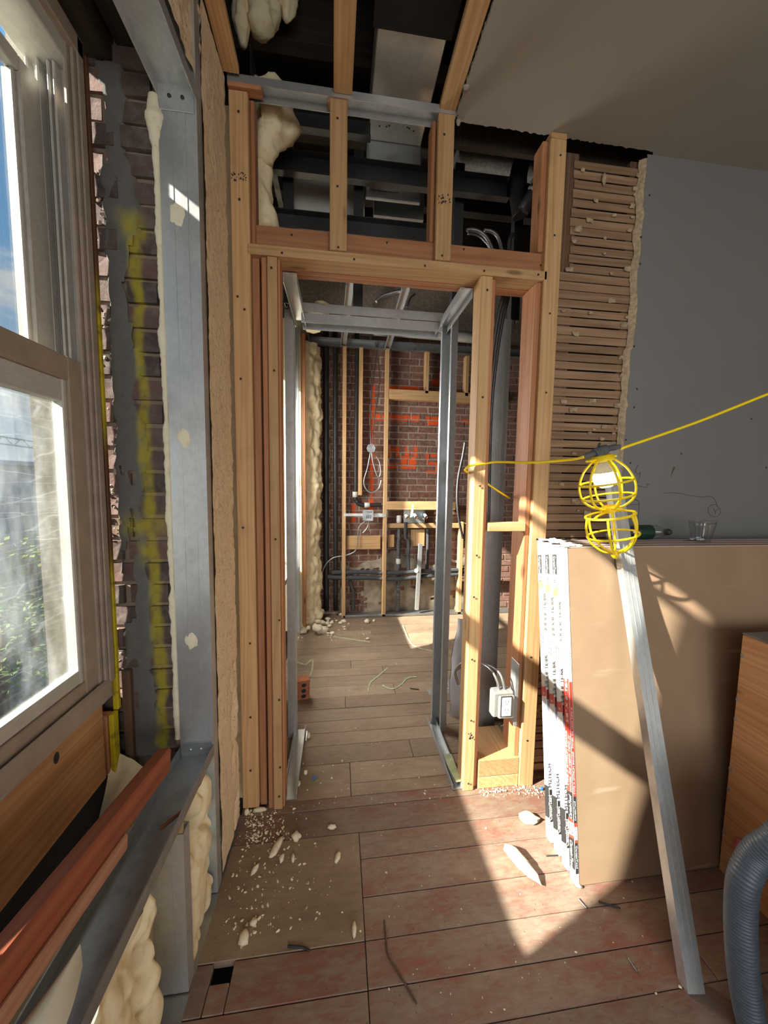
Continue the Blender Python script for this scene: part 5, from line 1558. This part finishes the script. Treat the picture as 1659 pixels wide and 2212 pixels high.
for i, (pts, lab) in enumerate((([(640, 1430), (660, 1435), (675, 1425), (672, 1455), (652, 1480)], 'tangle of green-tinted tape by the left floor track'),
                                ([(795, 1495), (800, 1475), (820, 1458), (838, 1442)], 'curved green-tinted tape strip in the middle of the doorway floor'),
                                ([(825, 1480), (845, 1488), (865, 1480), (880, 1465), (900, 1462)], 'wavy green-tinted tape strip right of the curved one'),
                                ([(720, 1375), (760, 1381), (800, 1387)], 'straight green-tinted tape strip on the back room floor'),
                                ([(870, 1350), (885, 1385), (905, 1400), (950, 1408)], 'green-tinted tape strip in the far sunlit patch'))):
    q = spline([P(x, y, Z=.002) for x, y in pts], 8); m = MB(); n = 0
    for k, p in enumerate(q):
        t = (q[min(k+1, len(q)-1)]-q[max(k-1, 0)]).normalized(); s_ = t.cross(R3((0, 0, 1)))*.006
        for o in (p-s_+R3((0, 0, .004*math.sin(k*.9)**2)), p+s_, p+s_-R3((0, 0, .0008)), p-s_+R3((0, 0, .004*math.sin(k*.9)**2-.0008))): m.v.append(o)
        if k:
            for e in range(4): m.face(((k-1)*4+e, (k-1)*4+(e+1) % 4, k*4+(e+1) % 4, k*4+e))
    tag(m.put('tape_strip', GT), lab, 'tape', 'green-tinted tape strips')
b = None
m = MB(); q = [P(x, y, Z=.004) for x, y in ((958, 1640), (975, 1640), (985, 1668), (1000, 1700), (985, 1702), (968, 1670))]
m.prism([(p.x, p.y) for p in q], .034, .0355); tag(m.put('green_film', GT), 'green film scrap draped on the right floor track', 'film')

# ================================================================== OUTSIDE
def far(x, y, X): return P(x, y, X=X)
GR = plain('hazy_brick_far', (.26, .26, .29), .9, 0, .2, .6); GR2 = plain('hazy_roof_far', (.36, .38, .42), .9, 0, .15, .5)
yard = tag(MB().box((-60, -45, -9.2), (-1.4, 75, -9.0)).put('yard_ground', plain('yard', (.20, .21, .17), .95, 0, .3, .4)), 'ground of the yards outside', kind='structure')
def house(lab, x0, x1, y0, y1, z1, mat):
    t = thing('row_house', lab, 'building', ((x0+x1)/2, (y0+y1)/2, -9), 'houses across the yards')
    MB().cbox((x0, y0, -9), (x1, y1, z1), .05).put('wall', mat, t)
    MB().cbox((x0-.2, y0-.2, z1), (x1+.3, y1+.2, z1+.35), .05).put('cornice', GR2, t)
    n = max(2, int((y1-y0)/2.4))
    for r in range(3):
        for k in range(n):
            yc = y0+(k+.5)*(y1-y0)/n; zc = z1-1.9-r*3.1
            if zc > -8: MB().cbox((x1-.05, yc-.5, zc-.9), (x1+.04, yc+.5, zc+.9), .02).put('window', GR2 if (k+r) % 3 else INKG, t)
    MB().cbox((x0+1, (y0+y1)/2-.5, z1), (x0+2, (y0+y1)/2+.5, z1+1.3), .05).put('chimney', mat, t)
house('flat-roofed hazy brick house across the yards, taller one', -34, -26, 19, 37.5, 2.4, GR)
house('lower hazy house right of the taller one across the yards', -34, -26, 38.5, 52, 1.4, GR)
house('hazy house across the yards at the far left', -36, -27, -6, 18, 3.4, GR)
cr = thing('crane_jib', 'distant lattice crane jib above the roofs', 'crane', (-50, 50, -9))
b = MB(); p0_, p1_ = R3((-52, 30, 7.2)), R3((-52, 78, 6.2))
for dz_ in (0, 1.3): b.tube([p0_+R3((0, 0, dz_)), p1_+R3((0, 0, dz_*.8))], .12, 5)
for i in range(30):
    a = p0_+(p1_-p0_)*(i/30); c = p0_+(p1_-p0_)*((i+1)/30)
    b.tube([a+R3((0, 0, 1.3*(i % 2))), c+R3((0, 0, 1.3*((i+1) % 2)))], .07, 4)
b.put('jib', GR2, cr); MB().cbox((-52.4, 49.6, -9), (-51.6, 50.4, 8), .05).put('mast', GR2, cr)
LEAF = [plain('tree_leaves_a', (.10, .17, .045), .8, 0, .4, 3), plain('tree_leaves_b', (.24, .25, .05), .8, 0, .4, 3), plain('tree_leaves_c', (.13, .19, .08), .8, 0, .4, 3)]
rr = random.Random(31)
def tree(x, y, zt, r, k, lab):
    t = thing('yard_tree', lab, 'tree', (x, y, -9), 'trees in the yards')
    MB().tube([R3((x, y, -9)), R3((x+.2, y, zt-r)), R3((x, y+.2, zt-.5*r))], .16, 8, True, [.2, .14, .06]).put('trunk', OLDWOOD, t)
    m = MB()
    for i in range(1100):
        d = R3((rr.gauss(0, 1), rr.gauss(0, 1), rr.gauss(0, 1))); d = d.normalized()*r*(.45+.55*rr.random()**.5)*(1+.3*noise.noise(d*1.5))
        c = R3((x, y, zt-r))+R3((d.x, d.y, d.z*1.15)); s = r*rr.uniform(.035, .08)
        u = R3((rr.gauss(0, 1), rr.gauss(0, 1), rr.gauss(0, 1))).normalized(); w = u.cross(R3((.3, .2, 1))).normalized()
        n = len(m.v); m.v += [c-u*s, c+w*s*.7, c+u*s, c-w*s*.7]; m.face((n, n+1, n+2, n+3))
    m.put('crown', LEAF[k], t)
tree(-13, 15.0, -3.2, 2.0, 0, 'green yard tree nearest the stone window reveal'); tree(-15, 9.8, -3.4, 2.1, 1, 'yellowish yard tree left of the nearest green one')
tree(-18, 23, -2.2, 2.4, 1, 'yellow-green yard tree farther back by the houses'); tree(-19, 16.0, -3.0, 2.2, 2, 'dull green yard tree between the yellowish ones'); tree(-11, 7.0, -3.6, 1.8, 2, 'dull green yard tree at the lower left of the window')
tree(-20, 29, -1.6, 2.4, 0, 'green tree standing before the taller house')
